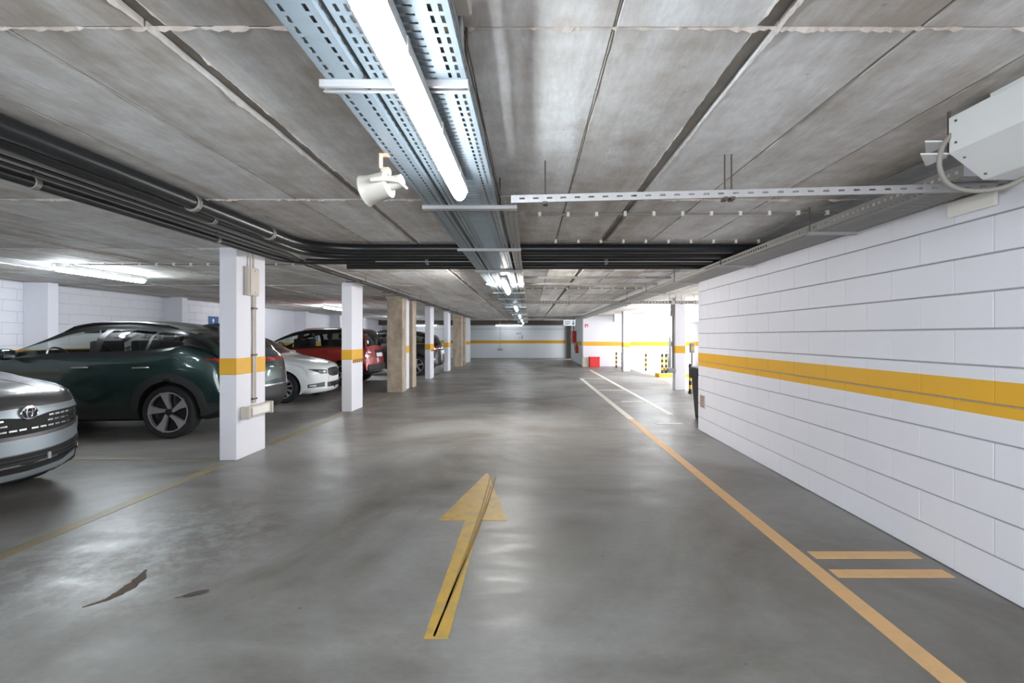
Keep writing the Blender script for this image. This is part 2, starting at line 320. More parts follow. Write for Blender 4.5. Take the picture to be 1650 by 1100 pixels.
glassmat('glass_clear', (0.88, 0.93, 0.90)); glassmat('glass_tint', (0.42, 0.44, 0.42))
M = MAT

# ------------------------------------------------------------------ structure
ZC = 2.30                       # ceiling height
XR = 2.43; YE = 7.29            # block wall: plane and end
XL = -9.0; YF = 31.0
tag(boxobj('floor', M['floor_concrete'], -9.4, 9.5, -6.0, 32.0, -0.2, 0.0), kind='structure')
ceiling = tag(boxobj('ceiling', M['ceiling_recess'], -9.4, 7.9, -6.0, 32.0, ZC+0.028, ZC+0.35), kind='structure')
# formwork panels: 0.49 x 1.97 m, wider recessed joints every four panels
xs = [-9.28]
wide = [-1.16-1.9*k for k in range(4, 0, -1)] + [-1.16, 0.74, 2.64, 4.54, 6.44, 7.9]
joints = []
for a, b in zip(wide[:-1], wide[1:]):
    for k in range(4): joints.append((a+(b-a)*k/4, k == 0))
joints.append((wide[-1], True))
rows = [1.576+1.97*k for k in range(-4, 16)]
pmesh = {}
def panel_mesh(w, l):
    key = (round(w, 3), round(l, 3))
    if key not in pmesh:
        me = MB().box(-w/2, w/2, -l/2, l/2, 0, 0.027).mesh('panel', bevel=0.004)
        me.materials.append(M['ceiling_concrete']); pmesh[key] = me
    return pmesh[key]
rest = MB(); npan = 0
for (xa, wa), (xb, wb) in zip(joints[:-1], joints[1:]):
    x0 = xa+(0.034 if wa else 0.004); x1 = xb-(0.034 if wb else 0.004)
    for j in range(len(rows)-1):
        y0 = rows[j]+0.004; y1 = min(rows[j+1]-0.004, 31.9)
        vis = y1 > 1.3 and y0 < 12.0 and x1 > -1.08*y1-0.1 and x0 < 1.02*y1+0.1 and not (x0 > 2.6 and (x0 > 0.36*y1 or y1 < 7))
        dz = random.uniform(-0.0015, 0.0015)
        if vis and npan < 298:
            p = link('panel', panel_mesh(x1-x0, y1-y0), None, ceiling, ((x0+x1)/2, (y0+y1)/2, ZC+dz)); npan += 1
        else:
            rest.box(x0, x1, y0, y1, ZC+dz, ZC+0.027)
tag(rest.build('distant_panels', M['ceiling_concrete'], ceiling), kind='stuff')
# ragged mortar fins pressed out of the joints
def fin(name, p0, p1, w, h, step=0.03, gaps=0.15):
    mb = MB(); p0 = Vector(p0); p1 = Vector(p1); d = (p1-p0); n = max(2, int(d.length/step)); t = d.normalized(); s = Vector((-t.y, t.x, 0))
    ws = 1.0; vs = []
    prev = None
    for i in range(n+1):
        ws = min(1.35, max(0.3, ws+random.uniform(-0.45, 0.46)))
        if random.random() < gaps*0.2: ws = 0.25
        c = p0+d*(i/n); a = c+s*(w*ws*random.uniform(0.7, 1.2)); b = c-s*(w*ws*random.uniform(0.7, 1.2)); m = c+Vector((0, 0, -h*ws*random.uniform(0.6, 1.2)))
        vs += [a, m, b]
    fs = []
    for i in range(n):
        for k in (0, 1): fs.append((3*i+k, 3*i+3+k, 3*i+4+k, 3*i+1+k))
        fs.append((3*i+2, 3*i+5, 3*i+3, 3*i))
    mb.add(vs, fs); return mb
for k, y in enumerate(rows):
    if 1.2 < y < 14:
        f = fin('mortar_ridge', (-8.5 if y > 5 else -6, y, ZC+0.002), (2.4 if y < 7 else 5, y, ZC+0.002), 0.0075, 0.013, 0.014 if y < 4 else 0.05)
        tag(f.build('mortar_ridge', M['mortar_fin'], ceiling), kind='stuff')
for x, wd in joints:
    if -7 < x < 5:
        ya = max(0.9, abs(x)*0.9); yb = 16
        if wd:
            for sx in (-0.036, 0.036):
                tag(fin('mortar_ridge', (x+sx, ya, ZC+0.002), (x+sx, yb, ZC+0.002), 0.006, 0.010, 0.022).build('mortar_ridge', M['mortar_fin'], ceiling), kind='stuff')
        elif abs(x) < 2.4:
            tag(fin('mortar_ridge', (x, ya, ZC+0.003), (x, yb, ZC+0.003), 0.0035, 0.006, 0.05).build('mortar_ridge', M['ceiling_recess'], ceiling), kind='stuff')

# block walls -------------------------------------------------------
bmesh_cache = {}
def block(parent, axis, a0, a1, z0, z1, face, depth=0.03, mat='wall_paint'):
    """one block; axis 'y' : wall plane is X = face (looking from -X side if depth>0)"""
    w = a1-a0; h = z1-z0; key = (round(w, 3), round(h, 3), axis, round(depth, 3), mat)
    if key not in bmesh_cache:
        mb = MB()
        mb.box(min(0, depth), max(0, depth), -w/2, w/2, -h/2, h/2)
        me = mb.mesh('block', bevel=0.0035); me.materials.append(M[mat]); bmesh_cache[key] = me
    return link('block', bmesh_cache[key], None, parent, (face+random.uniform(-0.0012, 0.0012), (a0+a1)/2, (z0+z1)/2))
wr = tag(boxobj('wall_right', M['mortar'], XR+0.011, XR+0.20, -4.6, YE-0.002, 0, ZC+0.03), kind='structure')
def lay(parent, y_lo, y_hi, face, depth, zmin=0.0, off=0.15, mat='wall_paint'):
    n = 0
    for c in range(12):
        z0 = -0.008+0.1985*c; z1 = z0+0.1985
        if z1 < zmin: continue
        z0 = max(0.0, z0); z1 = min(ZC, z1)
        if z1-z0 < 0.03: continue
        o = off if c % 2 else off+0.25
        y = math.floor((y_lo-o)/0.5)*0.5+o
        while y < y_hi:
            a = max(y, y_lo); b = min(y+0.5, y_hi)
            if b-a > 0.03:
                block(parent, 'y', a+0.0012, b-0.0012, z0+0.0042, z1-0.0042, face, depth, mat); n += 1
            y += 0.5
    return n
lay(wr, 1.9, YE, XR, 0.03)
MB().box(XR, XR+0.03, -4.58, 1.897, 0, ZC).build('plain_face', M['wall_paint'], wr)
plain('mortar_pale', (0.62, 0.62, 0.64), 0.9)
wl = tag(boxobj('wall_left', M['mortar_pale'], XL-0.25, XL-0.011, -6.0, 32.0, 0, ZC+0.03), kind='structure')
lay(wl, 6.9, 17.0, XL, -0.03, zmin=0.9)
MB().box(XL-0.03, XL, -6, 6.897, 0, ZC).box(XL-0.03, XL, 17.003, 31.5, 0, ZC).box(XL-0.03, XL, 6.897, 17.003, 0, 0.78).build('plain_face', M['wall_paint'], wl)
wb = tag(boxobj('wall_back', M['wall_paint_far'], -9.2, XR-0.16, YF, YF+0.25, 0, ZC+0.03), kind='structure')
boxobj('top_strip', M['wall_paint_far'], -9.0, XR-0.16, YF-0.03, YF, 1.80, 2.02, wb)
boxobj('ledge', M['beam_dark'], -9.0, XR-0.16, YF-0.05, YF, 1.785, 1.80, wb)
boxobj('joint', M['grey_conduit'], -9.0, XR-0.16, YF-0.02, YF, 0.0, 0.03, wb)
tag(boxobj('beam_1', M['beam_dark'], -9.0, XR+0.0, 30.2, 30.6, 2.02, ZC+0.02), kind='structure')  # unlit beam face: its shade is put into the dark colour
# short side wall and the bright wall by the ramp
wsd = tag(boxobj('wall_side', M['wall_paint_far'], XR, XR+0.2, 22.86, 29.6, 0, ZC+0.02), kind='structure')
tag(boxobj('wall_ramp', M['wall_paint'], XR-0.02, 7.8, 22.7, 22.85, 0, ZC+0.02), kind='structure')
tag(boxobj('trim_1', M['rubber_grey'], XR-0.06, XR-0.02, 22.68, 22.9, 0, ZC), kind='structure')
tag(boxobj('beam_2', M['wall_paint'], XR+1.2, 7.6, 21.6, 22.0, 1.98, ZC+0.02), kind='structure')
tag(boxobj('wall_ramp_side', M['wall_paint'], 7.6, 7.9, 7.3, 9.0, 0, ZC+0.02), kind='structure')
tag(boxobj('wall_ramp_end', M['wall_paint'], 7.6, 7.9, 22.0, 22.69, 0, ZC+0.02), kind='structure')
tag(boxobj('wall_rear_right', M['wall_paint'], XR+0.2, 7.9, 7.09, YE, 0, ZC+0.02), kind='structure')
for k, (a, b) in enumerate(((-9.2, -3.1), (1.9, XR+0.2))):
    tag(boxobj('wall_rear_unseen_%d' % (k+1), M['wall_paint'], a, b, -4.8, -4.6, 0, ZC+0.02), kind='structure')  # unseen rear walls; gap and white faces shaped to control the fill light
# dark doorway in the far corner
d1 = tag(boxobj('door_1', M['dark_void'], XR-0.16, XR+0.2, 30.9, 31.2, 0, ZC), kind='structure')
boxobj('door_frame', M['beam_dark'], XR-0.2, XR-0.16, 30.85, 31.0, 0, 2.02, d1)

# ------------------------------------------------------------------ pillars
def hazard(parent, x, y0, y1, z0, z1):
    n = 5; w = (y1-y0)/n
    boxobj('hazard_tape', M['stripe_yellow'], x-0.001, x+0.002, y0, y1, z0, z1, parent)
    for k in range(n):
        a = y0+k*w
        MB().prism([(a, z0), (a+w*0.5, z0), (a+w*0.95, z1), (a+w*0.45, z1)], x, x+0.004, 'x').build('black_stripe', M['stripe_black'], parent)
def pillar(x0, x1, y0, y1, label, mat='pillar_paint', band=True, grp='white pillars with a yellow band'):
    o = boxobj('pillar', M[mat], x0, x1, y0, y1, 0, ZC+0.01, bevel=0.012, seg=2)
    tag(o, label, 'pillar', grp)
    if band:
        e = 0.0025
        MB().box(x0-e, x1+e, y0-e, y1+e, 0.922, 1.108).build('yellow_band', M['yellow_paint'], o, bevel=0.012, seg=2)
    return o
PX0, PX1 = -3.35, -3.165
p1 = pillar(PX0, PX1, 5.47, 6.07, 'nearest white pillar with conduit and sockets, between the two nearest cars')
p2 = pillar(PX0, PX1, 9.03, 9.62, 'white pillar with hazard tape between the white hatchback and the dark green car')
hazard(p2, PX1+0.003, 9.06, 9.60, 0.865, 0.925)
p3 = pillar(PX0, -3.12, 12.56, 13.16, 'white pillar sandwiched between the two nearest rough beige casings')
p4 = pillar(PX0+0.05, -3.13, 16.0, 16.6, 'white pillar in front of the black estate car')
hazard(p4, -3.127, 16.1, 16.55, 0.865, 0.925)
p5 = pillar(PX0+0.05, -3.13, 19.5, 20.1, 'white pillar just beyond the black estate car')
p6 = pillar(PX0+0.05, -3.12, 23.1, 23.7, 'white pillar squeezed between the far pair of beige casings')
p7 = pillar(PX0, -3.13, 26.3, 26.9, 'last white pillar of the left row before the far wall')
def casing(x0, x1, y0, y1, label):
    o = boxobj('rendered_casing', M['render_rough'], x0, x1, y0, y1, 0, ZC+0.01, bevel=0.015, seg=2)
    tag(o, label, 'pillar', 'rough beige casings beside pillars')
    boxobj('cap', M['mortar_fin'], x0-0.02, x1+0.02, y0-0.02, y1+0.02, ZC-0.05, ZC+0.005, o)
    return o
casing(-3.41, -3.04, 12.12, 12.52, 'nearest rough beige rendered casing, left of its white pillar')
casing(-3.36, -3.05, 13.24, 13.66, 'rough beige rendered casing just behind the nearest casing')
casing(-3.41, -3.02, 22.55, 22.98, 'far beige rendered casing, front one of the distant pair')
casing(-3.36, -3.03, 23.85, 24.2, 'farthest beige rendered casing, rear one of the distant pair')
for k in range(6):
    y = 9.0+3.47*k
    lab = ['grey-white wall pillar behind the bonnet of the dark green car', 'wall pillar left of the blue disabled sign', 'wall pillar hidden behind the nearest white pillar',
           'wall pillar above the windscreen of the red car', 'wall pillar just left of the hazard taped pillar', 'farthest wall pillar on the left wall'][k]
    pillar(XL, XL+0.45, y, y+0.2, lab, grp='pillars standing against the left wall')
pr1 = pillar(3.64, 3.90, 12.65, 12.9, 'white pillar by the ramp with a metal bracket and cable box')
pr2 = pillar(3.60, 3.86, 19.4, 19.75, 'slim white pillar before the bright wall on the right')
boxobj('cable_box', M['galvanised_dull'], 3.58, 3.64, 12.7, 12.85, 1.85, 2.2, pr1)
MB().tube([(3.62, 12.78, 1.85), (3.62, 12.78, 0.55)], 0.018, 8).build('conduit', M['grey_conduit'], pr1)
boxobj('socket_tray', M['rubber_grey'], 3.46, 3.66, 12.62, 12.8, 0.44, 0.55, pr1, bevel=0.015)
# fittings on the nearest pillar
xb = PX1
t = MB().box(xb, xb+0.055, 5.62, 5.83, 1.80, 2.12).mesh('junction_box', bevel=0.01, seg=2)
jb = link('junction_box', t, M['cream_plastic']); tag(jb, 'cream junction box high on the nearest pillar', 'junction box')
boxobj('cover', M['cream_plastic'], xb+0.055, xb+0.066, 5.635, 5.815, 1.815, 2.105, jb, bevel=0.004)
for dz in (1.84, 2.08): MB().lathe([(0.006, 0), (0.006, 0.004)], 8, 'x', (xb+0.066, 5.725, dz)).build('screw', M['grey_conduit'], jb)
for dy in (-0.03, 0.03): MB().tube([(xb+0.025, 5.73+dy, 2.12), (xb+0.025, 5.73+dy, ZC)], 0.011, 8).build('feed_pipe', M['cream_plastic'], jb)
cd = thing('conduit', 'pair of cream conduits running down the nearest pillar', 'conduit', (xb+0.016, 5.80, 0.5))
for dy in (-0.018, 0.018): MB().tube([(0, dy, 0.08), (0, dy, 1.30)], 0.012, 8).build('pipe', M['cream_plastic'], cd)
for z in (0.12, 0.62, 1.15): boxobj('clip', M['rod_dark'], -0.016, 0.014, -0.04, 0.04, z, z+0.02, cd)
sk = thing('socket_strip', 'cream socket box at the foot of the conduits on the nearest pillar', 'socket', (xb, 5.82, 0.5))
boxobj('body', M['cream_plastic'], 0, 0.07, -0.25, 0.25, -0.06, 0.06, sk, bevel=0.015, seg=2)
boxobj('lid', M['clip_white'], 0.07, 0.085, -0.18, 0.18, -0.045, 0.045, sk, bevel=0.006)
for s in (-1, 1): boxobj('end_cap', M['cream_plastic'], -0.005, 0.09, s*0.255-0.015, s*0.255+0.015, -0.07, 0.07, sk, bevel=0.006)

# ------------------------------------------------------------------ floor markings
def flat(name, mat, polys, label, cat='floor marking', group=None, z=0.003):
    mb = MB()
    for poly in polys: mb.prism(poly, 0.0, z, 'z')
    return tag(mb.build(name, M[mat]), label, cat, group)
AX = -0.414
flat('direction_arrow', 'arrow_yellow', [[(AX-0.055, 2.245), (AX+0.055, 2.245), (AX+0.055, 3.69), (AX-0.055, 3.69)], [(AX-0.25, 3.69), (AX+0.25, 3.69), (AX+0.01, 4.95), (AX-0.01, 4.95)]], 'yellow straight-ahead arrow painted on the aisle floor')
for k, (dx, w) in enumerate([(0.0, 0.007), (0.030, 0.006), (0.055, 0.009)]):
    pts = []
    for i in range(25):
        y = 2.26+i*(4.85-2.26)/24; u = (y-2.26)/2.6
        x = AX-0.012+0.055*math.sin(u*PI*0.62)+dx*u
        pts.append((x, y))
    mb = MB()
    vs = [(x-w*random.uniform(0.5, 1), y, 0.0036) for x, y in pts]+[(x+w*random.uniform(0.5, 1), y, 0.0036) for x, y in pts]
    n = len(pts); vs += [(a, b, 0.0042) for a, b, c in vs]
    fs = [(i+2*n, i+1+2*n, n+i+1+2*n, n+i+2*n) for i in range(n-1)]+[(i, i+1, i+1+2*n, i+2*n) for i in range(n-1)]+[(n+i, n+i+1, n+i+1+2*n, n+i+2*n) for i in range(n-1)]
    mb.add(vs, fs)
    tag(mb.build('tyre_mark', M['rubber_mark'] if k < 2 else M['tread_mark']), ['leftmost brown tyre mark curving along the yellow arrow', 'middle brown tyre mark curving along the yellow arrow', 'darkest tyre mark crossing the head of the yellow arrow'][k], 'tyre mark', 'tyre marks over the arrow')
flat('lane_line', 'line_peach', [[(1.595, 1.6), (1.69, 1.6), (1.69, 8.2), (1.595, 8.2)]], 'long peach lane line running beside the block wall')
flat('lane_line', 'line_white', [[(1.60, 8.205), (1.70, 8.205), (1.70, 16.2), (1.60, 16.2)]], 'far stretch of the peach lane line, daylight whitening put into its colour')  # same line as the peach one, coloured white to stand for strong daylight
flat('lane_line', 'line_white', [[(2.38, 8.7), (2.48, 8.7), (2.48, 20.3), (2.38, 20.3)]], 'white line beyond the end of the block wall')
for k, (y0, y1, xa, xc) in enumerate([(3.055, 3.155, 1.73, 2.37), (2.815, 2.91, 1.72, 2.37)]):
    flat('hatch_bar', 'line_peach', [[(xa+0.0, y0), (xc, y0), (xc, y1), (xa, y1)]], ['farther of two short peach bars between lane line and wall', 'nearer of two short peach bars between lane line and wall'][k], group='peach bars by the wall')
for k, (y, a, b) in enumerate([(16.1, 1.70, 2.38), (12.6, 1.72, 2.36), (10.4, 1.9, 2.36), (7.75, 1.95, 2.36)]):
    flat('hatch_bar', 'line_white', [[(a, y), (b, y), (b, y+0.1), (a, y+0.1)]], ['white crossbar closing the far end of the two white lines', 'white crossbar between the white lines, second from the far end', 'white crossbar between the white lines, third from the far end', 'faint white crossbar closest to the end of the block wall'][k], group='white crossbars')
for k, (y0, y1) in enumerate([(1.9, 5.3), (6.3, 8.9), (9.8, 12.0), (16.8, 19.4)]):
    flat('bay_line', 'line_faded', [[(-3.28, y0), (-3.17, y0), (-3.17, y1), (-3.28, y1)]], ['worn yellow bay line in front of the grey car up to the first pillar', 'worn yellow bay line behind the dark green car', 'worn yellow bay line in front of the white hatchback', 'worn yellow bay line beside the black estate car'][k], group='worn yellow bay lines')
for k, y in enumerate([5.50, 9.0]):
    flat('bay_divider', 'line_faded', [[(-8.5, y), (-3.4, y), (-3.4, y+0.09), (-8.5, y+0.09)]], ['worn line between the grey car and the dark green car', 'worn line between the dark green car and the white hatchback'][k], group='worn bay dividers')
# dirt streak and leaf
pts = [(235, 918), (225, 932), (208, 946), (190, 957), (172, 966), (150, 973), (128, 980)]
wd = [0.006, 0.03, 0.034, 0.026, 0.016, 0.008, 0.003]
pts = [(a[0]+(b[0]-a[0])*q/5, a[1]+(b[1]-a[1])*q/5) for a, b in zip(pts[:-1], pts[1:]) for q in range(5)]
wd = [(a+(b-a)*q/5)*random.uniform(0.7, 1.15) for a, b in zip(wd[:-1], wd[1:]) for q in range(5)]
mb = MB(); lo = []; hi = []
fp = [((x-853)/(y-542)*H, FPX*H/(y-542)) for x, y in pts]
for i, (x, y) in enumerate(fp):
    a = fp[max(i-1, 0)]; b = fp[min(i+1, len(fp)-1)]; t = Vector((b[0]-a[0], b[1]-a[1], 0)).normalized(); s = Vector((-t.y, t.x, 0))*wd[i]
    lo.append((x-s.x*random.uniform(.7, 1.2), y-s.y)); hi.append((x+s.x, y+s.y*random.uniform(.7, 1.2)))
mb.prism(lo+hi[::-1], 0.0, 0.002, 'z')
tag(mb.build('dirt_streak', M['dirt_brown']), 'brown dirt streak on the floor below the grey car', 'stain')
lx, ly = (313-853)/(958-542)*H, FPX*H/(958-542)
mb = MB(); vs = []
for i in range(9):
    u = i/8; w = 0.016*math.sin(PI*u)**0.8; x = lx-0.055+0.11*u; y = ly-0.025+0.06*u
    vs += [(x-0.4*w, y+w, 0.004+0.006*u), (x, y, 0.0025), (x+0.4*w, y-w, 0.004)]
mb.add(vs, [(3*i+k, 3*i+3+k, 3*i+4+k, 3*i+1+k) for i in range(8) for k in (0, 1)])
lf = mb.build('fallen_leaf', M['leaf_dark']); tag(lf, 'dark fallen leaf lying on the aisle floor', 'leaf')
sm = lf.modifiers.new('thick', 'SOLIDIFY'); sm.thickness = 0.001
MB().tube([(lx-0.075, ly-0.036, 0.003), (lx-0.05, ly-0.022, 0.003)], 0.0012, 5).build('stalk', M['leaf_dark'], lf)

# ------------------------------------------------------------------ lamps
def lamp(loc, rotz, label, mat='lamp_lit', length=1.57, w=0.074, hang=0.0):
    t = thing('fluorescent_lamp', label, 'lamp', loc, rotz, 'fluorescent ceiling lamps')
    L2 = length/2; h = 0.045
    prof = [(-w*0.42, 0.05), (w*0.42, 0.05), (w*0.5, 0.02), (w*0.5, 0.0), (-w*0.5, 0.0), (-w*0.5, 0.02)]
    MB().prism(prof, -L2*0.99, L2*0.99, 'y').build('housing', M['lamp_housing'], t)
    mb = MB(); vs = []; n = 10; st = [(-L2, 0.15), (-L2+0.015, 0.55), (-L2+0.05, 0.95), (-L2+0.09, 1.0), (L2-0.09, 1.0), (L2-0.05, 0.95), (L2-0.015, 0.55), (L2, 0.15)]
    for y, s in st:
        for k in range(n+1):
            a = PI+PI*k/n; vs.append((0.5*w*s*math.cos(a)*1.0, y, 0.0+0.055*s*math.sin(a)))
    fs = [(i*(n+1)+k, i*(n+1)+k+1, (i+1)*(n+1)+k+1, (i+1)*(n+1)+k) for i in range(len(st)-1) for k in range(n)]
    mb.add(vs, fs); mb.build('diffuser', M[mat], t, smooth=True)
    for s in (-1, 1):
        for y in (-L2*0.62, 0.02, L2*0.62): boxobj('clip', M['lamp_housing'], s*w*0.5-0.004, s*w*0.5+0.004, y-0.012, y+0.012, -0.012, 0.03, t)
    for y in (-L2*0.7, L2*0.7): MB().tube([(0, y, 0.05), (0, y, 0.05+max(hang, 0.005))], 0.012, 8).build('mount', M['lamp_housing'], t)
    return t
ZL = 2.06
LX = -0.335
lamp((LX-0.008, 1.76, ZL), 0, 'big bright lamp under the cable trays, nearest the camera', 'lamp_near', hang=0.018)
lamp((LX, 7.35, ZL), 0, 'unlit lamp given an added glow under the central trays, second from the camera', 'lamp_added_glow', hang=0.018)  # fixture itself is unlit; strong glow added to brighten the middle of the aisle
for k, y in enumerate([12.9, 17.8, 22.5, 27.0]):
    lamp((LX, y, ZL), 0, 'lit lamp under the central cable trays, %s from the camera' % ORD[k+2], 'lamp_far', hang=0.018)
lamp((LX, -2.8, ZL), 0, 'unseen fill lamp added behind the viewpoint, continuing the central row', hang=0.018)  # out of view, added as general fill along the row
lamp((-6.17, 7.35, ZC-0.056), 0, 'lit ceiling lamp above the dark green car')
lamp((-6.17, 16.0, ZC-0.056), 0, 'lit ceiling lamp above the red car')
lamp((-6.17, 24.5, ZC-0.056), 0, 'far ceiling lamp on the left past the black estate car')
lamp((-6.17, -0.8, ZC-0.056), 0, 'unseen fill lamp added behind the viewpoint, continuing the left row')  # also out of view, added for fill light
lamp((-6.17, 3.0, ZC-0.056), 0, 'unseen lamp added above the grey car to brighten the left ceiling', 'lamp_near')  # extra lamp outside the frame, added to lift the left ceiling
lamp((-1.2, 30.1, 2.02), PI/2, 'lit lamp lying crosswise before the far wall', 'lamp_far', hang=0.235)
lamp((-6.3, 30.1, 2.02), PI/2, 'crosswise lamp at the far left behind the pillars', 'lamp_far', hang=0.235)
lamp((4.3, 16.4, ZC-0.056), PI/2, 'crosswise lamp near the slim pillar by the ramp')
lamp((5.6, 13.6, ZC-0.056), PI/2, 'crosswise lamp above the yellow kerb by the ramp')

# ------------------------------------------------------------------ cable trays
ZT = 2.13
def slot_band(mb, x0, x1, y0, y1, pitch, slot, z):
    y = y0; n = 0
    while y < y1:
        e = min(y+pitch-slot, y1)
        mb.quad((x0, y, z), (x1, y, z), (x1, e, z), (x0, e, z)); y += pitch
def slot_side(mb, x, z0, z1, y0, y1, pitch, slot):
    h = z1-z0; a = z0+h*0.35; b = z0+h*0.65
    mb.quad((x, y0, z0), (x, y1, z0), (x, y1, a), (x, y0, a)); mb.quad((x, y0, b), (x, y1, b), (x, y1, z1), (x, y0, z1))
    y = y0
    while y < y1:
        e = min(y+pitch-slot, y1); mb.quad((x, y, a), (x, e, a), (x, e, b), (x, y, b)); y += pitch
def tray(label, x0, x1, y0, y1, bands, side=0.045, mat='galvanised', z=ZT, sides=True):
    t = thing('cable_tray', label, 'cable tray', ((x0+x1)/2, y0, z), 0, 'perforated cable trays')
    ox = (x0+x1)/2
    mb = MB(); x = x0-ox; l = y1-y0
    for (w0, w1, pitch, slot) in bands:      # slotted strips between solid strips
        mb.quad((x, 0, 0), (x0-ox+w0, 0, 0), (x0-ox+w0, l, 0), (x, l, 0))
        slot_band(mb, x0-ox+w0, x0-ox+w1, 0, l, pitch, slot, 0); x = x0-ox+w1
    mb.quad((x, 0, 0), (x1-ox, 0, 0), (x1-ox, l, 0), (x, l, 0))
    o = mb.build('perforated_base', M[mat], t)
    o.modifiers.new('thick', 'SOLIDIFY').thickness = 0.0015
    for s in ((x0-ox), (x1-ox)):
        mb = MB(); slot_side(mb, s, 0, side, 0, l, 0.05, 0.022)
        so = mb.build('side_flange', M[mat], t); so.modifiers.new('thick', 'SOLIDIFY').thickness = 0.0015
    return t
tr1 = tray('narrow perforated cable tray, leftmost of the central trays', -0.622, -0.512, 0.6, 29.6, [(0.018, 0.029, 0.045, 0.030), (0.079, 0.090, 0.045, 0.030)])
tr2 = tray('wide perforated cable tray above the central lamps', -0.485, -0.192, 0.6, 29.6, [(0.016, 0.026, 0.045, 0.030), (0.042, 0.052, 0.045, 0.030), (0.085, 0.205, 0.034, 0.009), (0.240, 0.250, 0.045, 0.030), (0.266, 0.276, 0.045, 0.030)])
# pressed ribs on the wide tray
mb = MB(); y = 0.62
while y < 9:
    mb.box(-0.485+0.09, -0.485+0.20, y+0.012, y+0.018, ZT-0.003, ZT); y += 0.034
o = mb.build('pressed_ribs', M['galvanised']); o.parent = tr2; o.matrix_parent_inverse = Matrix.Translation(tr2.location).inverted(); o['kind'] = 'stuff'
tr3 = tray('deep cable tray on the right of the central trays', -0.165, -0.085, 2.85, 29.6, [(0.02, 0.03, 0.06, 0.03), (0.05, 0.06, 0.06, 0.03)], mat='galvanised_dull')
tr4 = tray('wide perforated cable tray along the top of the block wall', 2.10, 2.425, 2.45, 22.0, [(0.02, 0.032, 0.045, 0.026), (0.09, 0.235, 0.034, 0.008), (0.29, 0.302, 0.045, 0.026)], mat='galvanised_dull', z=2.115, side=0.06)
def cables(label, x0, x1, y0, y1, z, n, mat='black_cable'):
    for k in range(n):
        x = x0+(x1-x0)*(k+0.5)/n; r = random.uniform(0.008, 0.013)
        pts = [(x+random.uniform(-0.006, 0.006), y0+(y1-y0)*i/14, z+r) for i in range(15)]
        tag(MB().tube(pts, r, 7).build('cable', M[mat] if k % 3 else M['grey_conduit']), '%s cable from the left in the %s' % (ORD[k], label), 'cable', 'cables in the %s' % label)
cables('wide central cable tray', -0.46, -0.22, 0.7, 29.2, ZT+0.002, 5)
cables('narrow left cable tray', -0.60, -0.53, 0.7, 29.2, ZT+0.002, 2)
cables('cable tray on the block wall', 2.14, 2.39, 2.8, 21.5, 2.118, 4)
# support channels with threaded rods
def strut(x0, x1, y, z, label, rods, grp='support channels of the cable trays', th=0.022):
    t = thing('support_channel', label, 'support bar', (0, y, z), 0, grp)
    prof = [(-th, 0), (-th, -0.022), (-th*0.45, -0.022), (-th*0.45, -0.019), (-th*0.85, -0.019), (-th*0.85, -0.003), (th*0.85, -0.003), (th*0.85, -0.019), (th*0.45, -0.019), (th*0.45, -0.022), (th, -0.022), (th, 0)]
    MB().prism(prof, x0, x1, 'x').build('channel', M['strut_metal'], t)
    for rx in rods: MB().tube([(rx, 0, -0.02), (rx, 0, ZC-z+0.01)], 0.005, 6).build('threaded_rod', M['rod_dark'], t)
for k in range(19):
    y = 1.575+1.49*k
    xr_ = -0.188 if k == 0 else -0.075
    strut(-0.645, xr_, y, ZT-0.001, '%s support channel under the central trays, counted from the camera' % ORD[k], (-0.498, xr_-0.008) if k == 0 else (-0.498, -0.178))
for k in range(6):
    y = 3.75+1.75*k
    strut(2.06, 2.42, y, 2.114, '%s support channel under the block wall tray, counted from the camera' % ORD[k], (2.075,), th=0.012)
# transverse slotted channel joining central tray and wall tray
def xtray(label, x0, y0, x1, y1, z, h=0.04, w=0.05, mat='strut_metal', rods=(), pitch=0.075, slot=0.03):
    a = Vector((x0, y0, z)); b = Vector((x1, y1, z)); l = (b-a).length
    t = thing('slotted_channel', label, 'cable tray', a, math.atan2(y1-y0, x1-x0), 'crosswise slotted channels')
    mb = MB()
    # front web with slots
    q0, q1 = h*0.38, h*0.62
    for (za, zb_) in ((0, q0), (q1, h)): mb.quad((0, 0, za), (l, 0, za), (l, 0, zb_), (0, 0, zb_))
    x = 0
    while x < l:
        e = min(x+pitch-slot, l); mb.quad((x, 0, q0), (e, 0, q0), (e, 0, q1), (x, 0, q1)); x += pitch
    mb.quad((0, 0, 0), (l, 0, 0), (l, w*0.3, 0), (0, w*0.3, 0)); mb.quad((0, 0, h), (l, 0, h), (l, w*0.3, h), (0, w*0.3, h))
    o = mb.build('web', M[mat], t); o.modifiers.new('thick', 'SOLIDIFY').thickness = 0.0015
    for rx in rods:
        MB().tube([(rx, w*0.5, 0), (rx, w*0.5, ZC-z+0.01)], 0.004, 6).build('threaded_rod', M['rod_dark'], t)
        boxobj('hanger', M['rod_dark'], rx-0.012, rx+0.012, -0.004, w+0.004, -0.012, 0.002, t)
    return t
xtray('pale slotted channel crossing the ceiling from central trays to block wall', -0.10, 2.76, 2.34, 2.53, 2.070, rods=(0.185, 1.135, 1.17))
xtray('dark slotted channel crossing the ceiling, first beyond the black pipes', -0.08, 7.5, 2.1, 7.5, 2.20, mat='galvanised_dull', h=0.03, pitch=0.3, slot=0.1)
xtray('dark slotted channel crossing the ceiling, second beyond the black pipes', -0.08, 8.3, 2.1, 8.3, 2.19, mat='galvanised_dull', h=0.03, pitch=0.3, slot=0.1)
xtray('grey channel crossing above the ramp pillar with two sensor boxes', -0.08, 11.7, 4.6, 11.7, 2.10, mat='galvanised_dull', h=0.06, rods=(1.0, 2.4, 3.6))
xtray('farthest crosswise channel before the hanging exit sign', -0.08, 20.5, 3.4, 20.5, 2.16, mat='galvanised_dull', h=0.05)
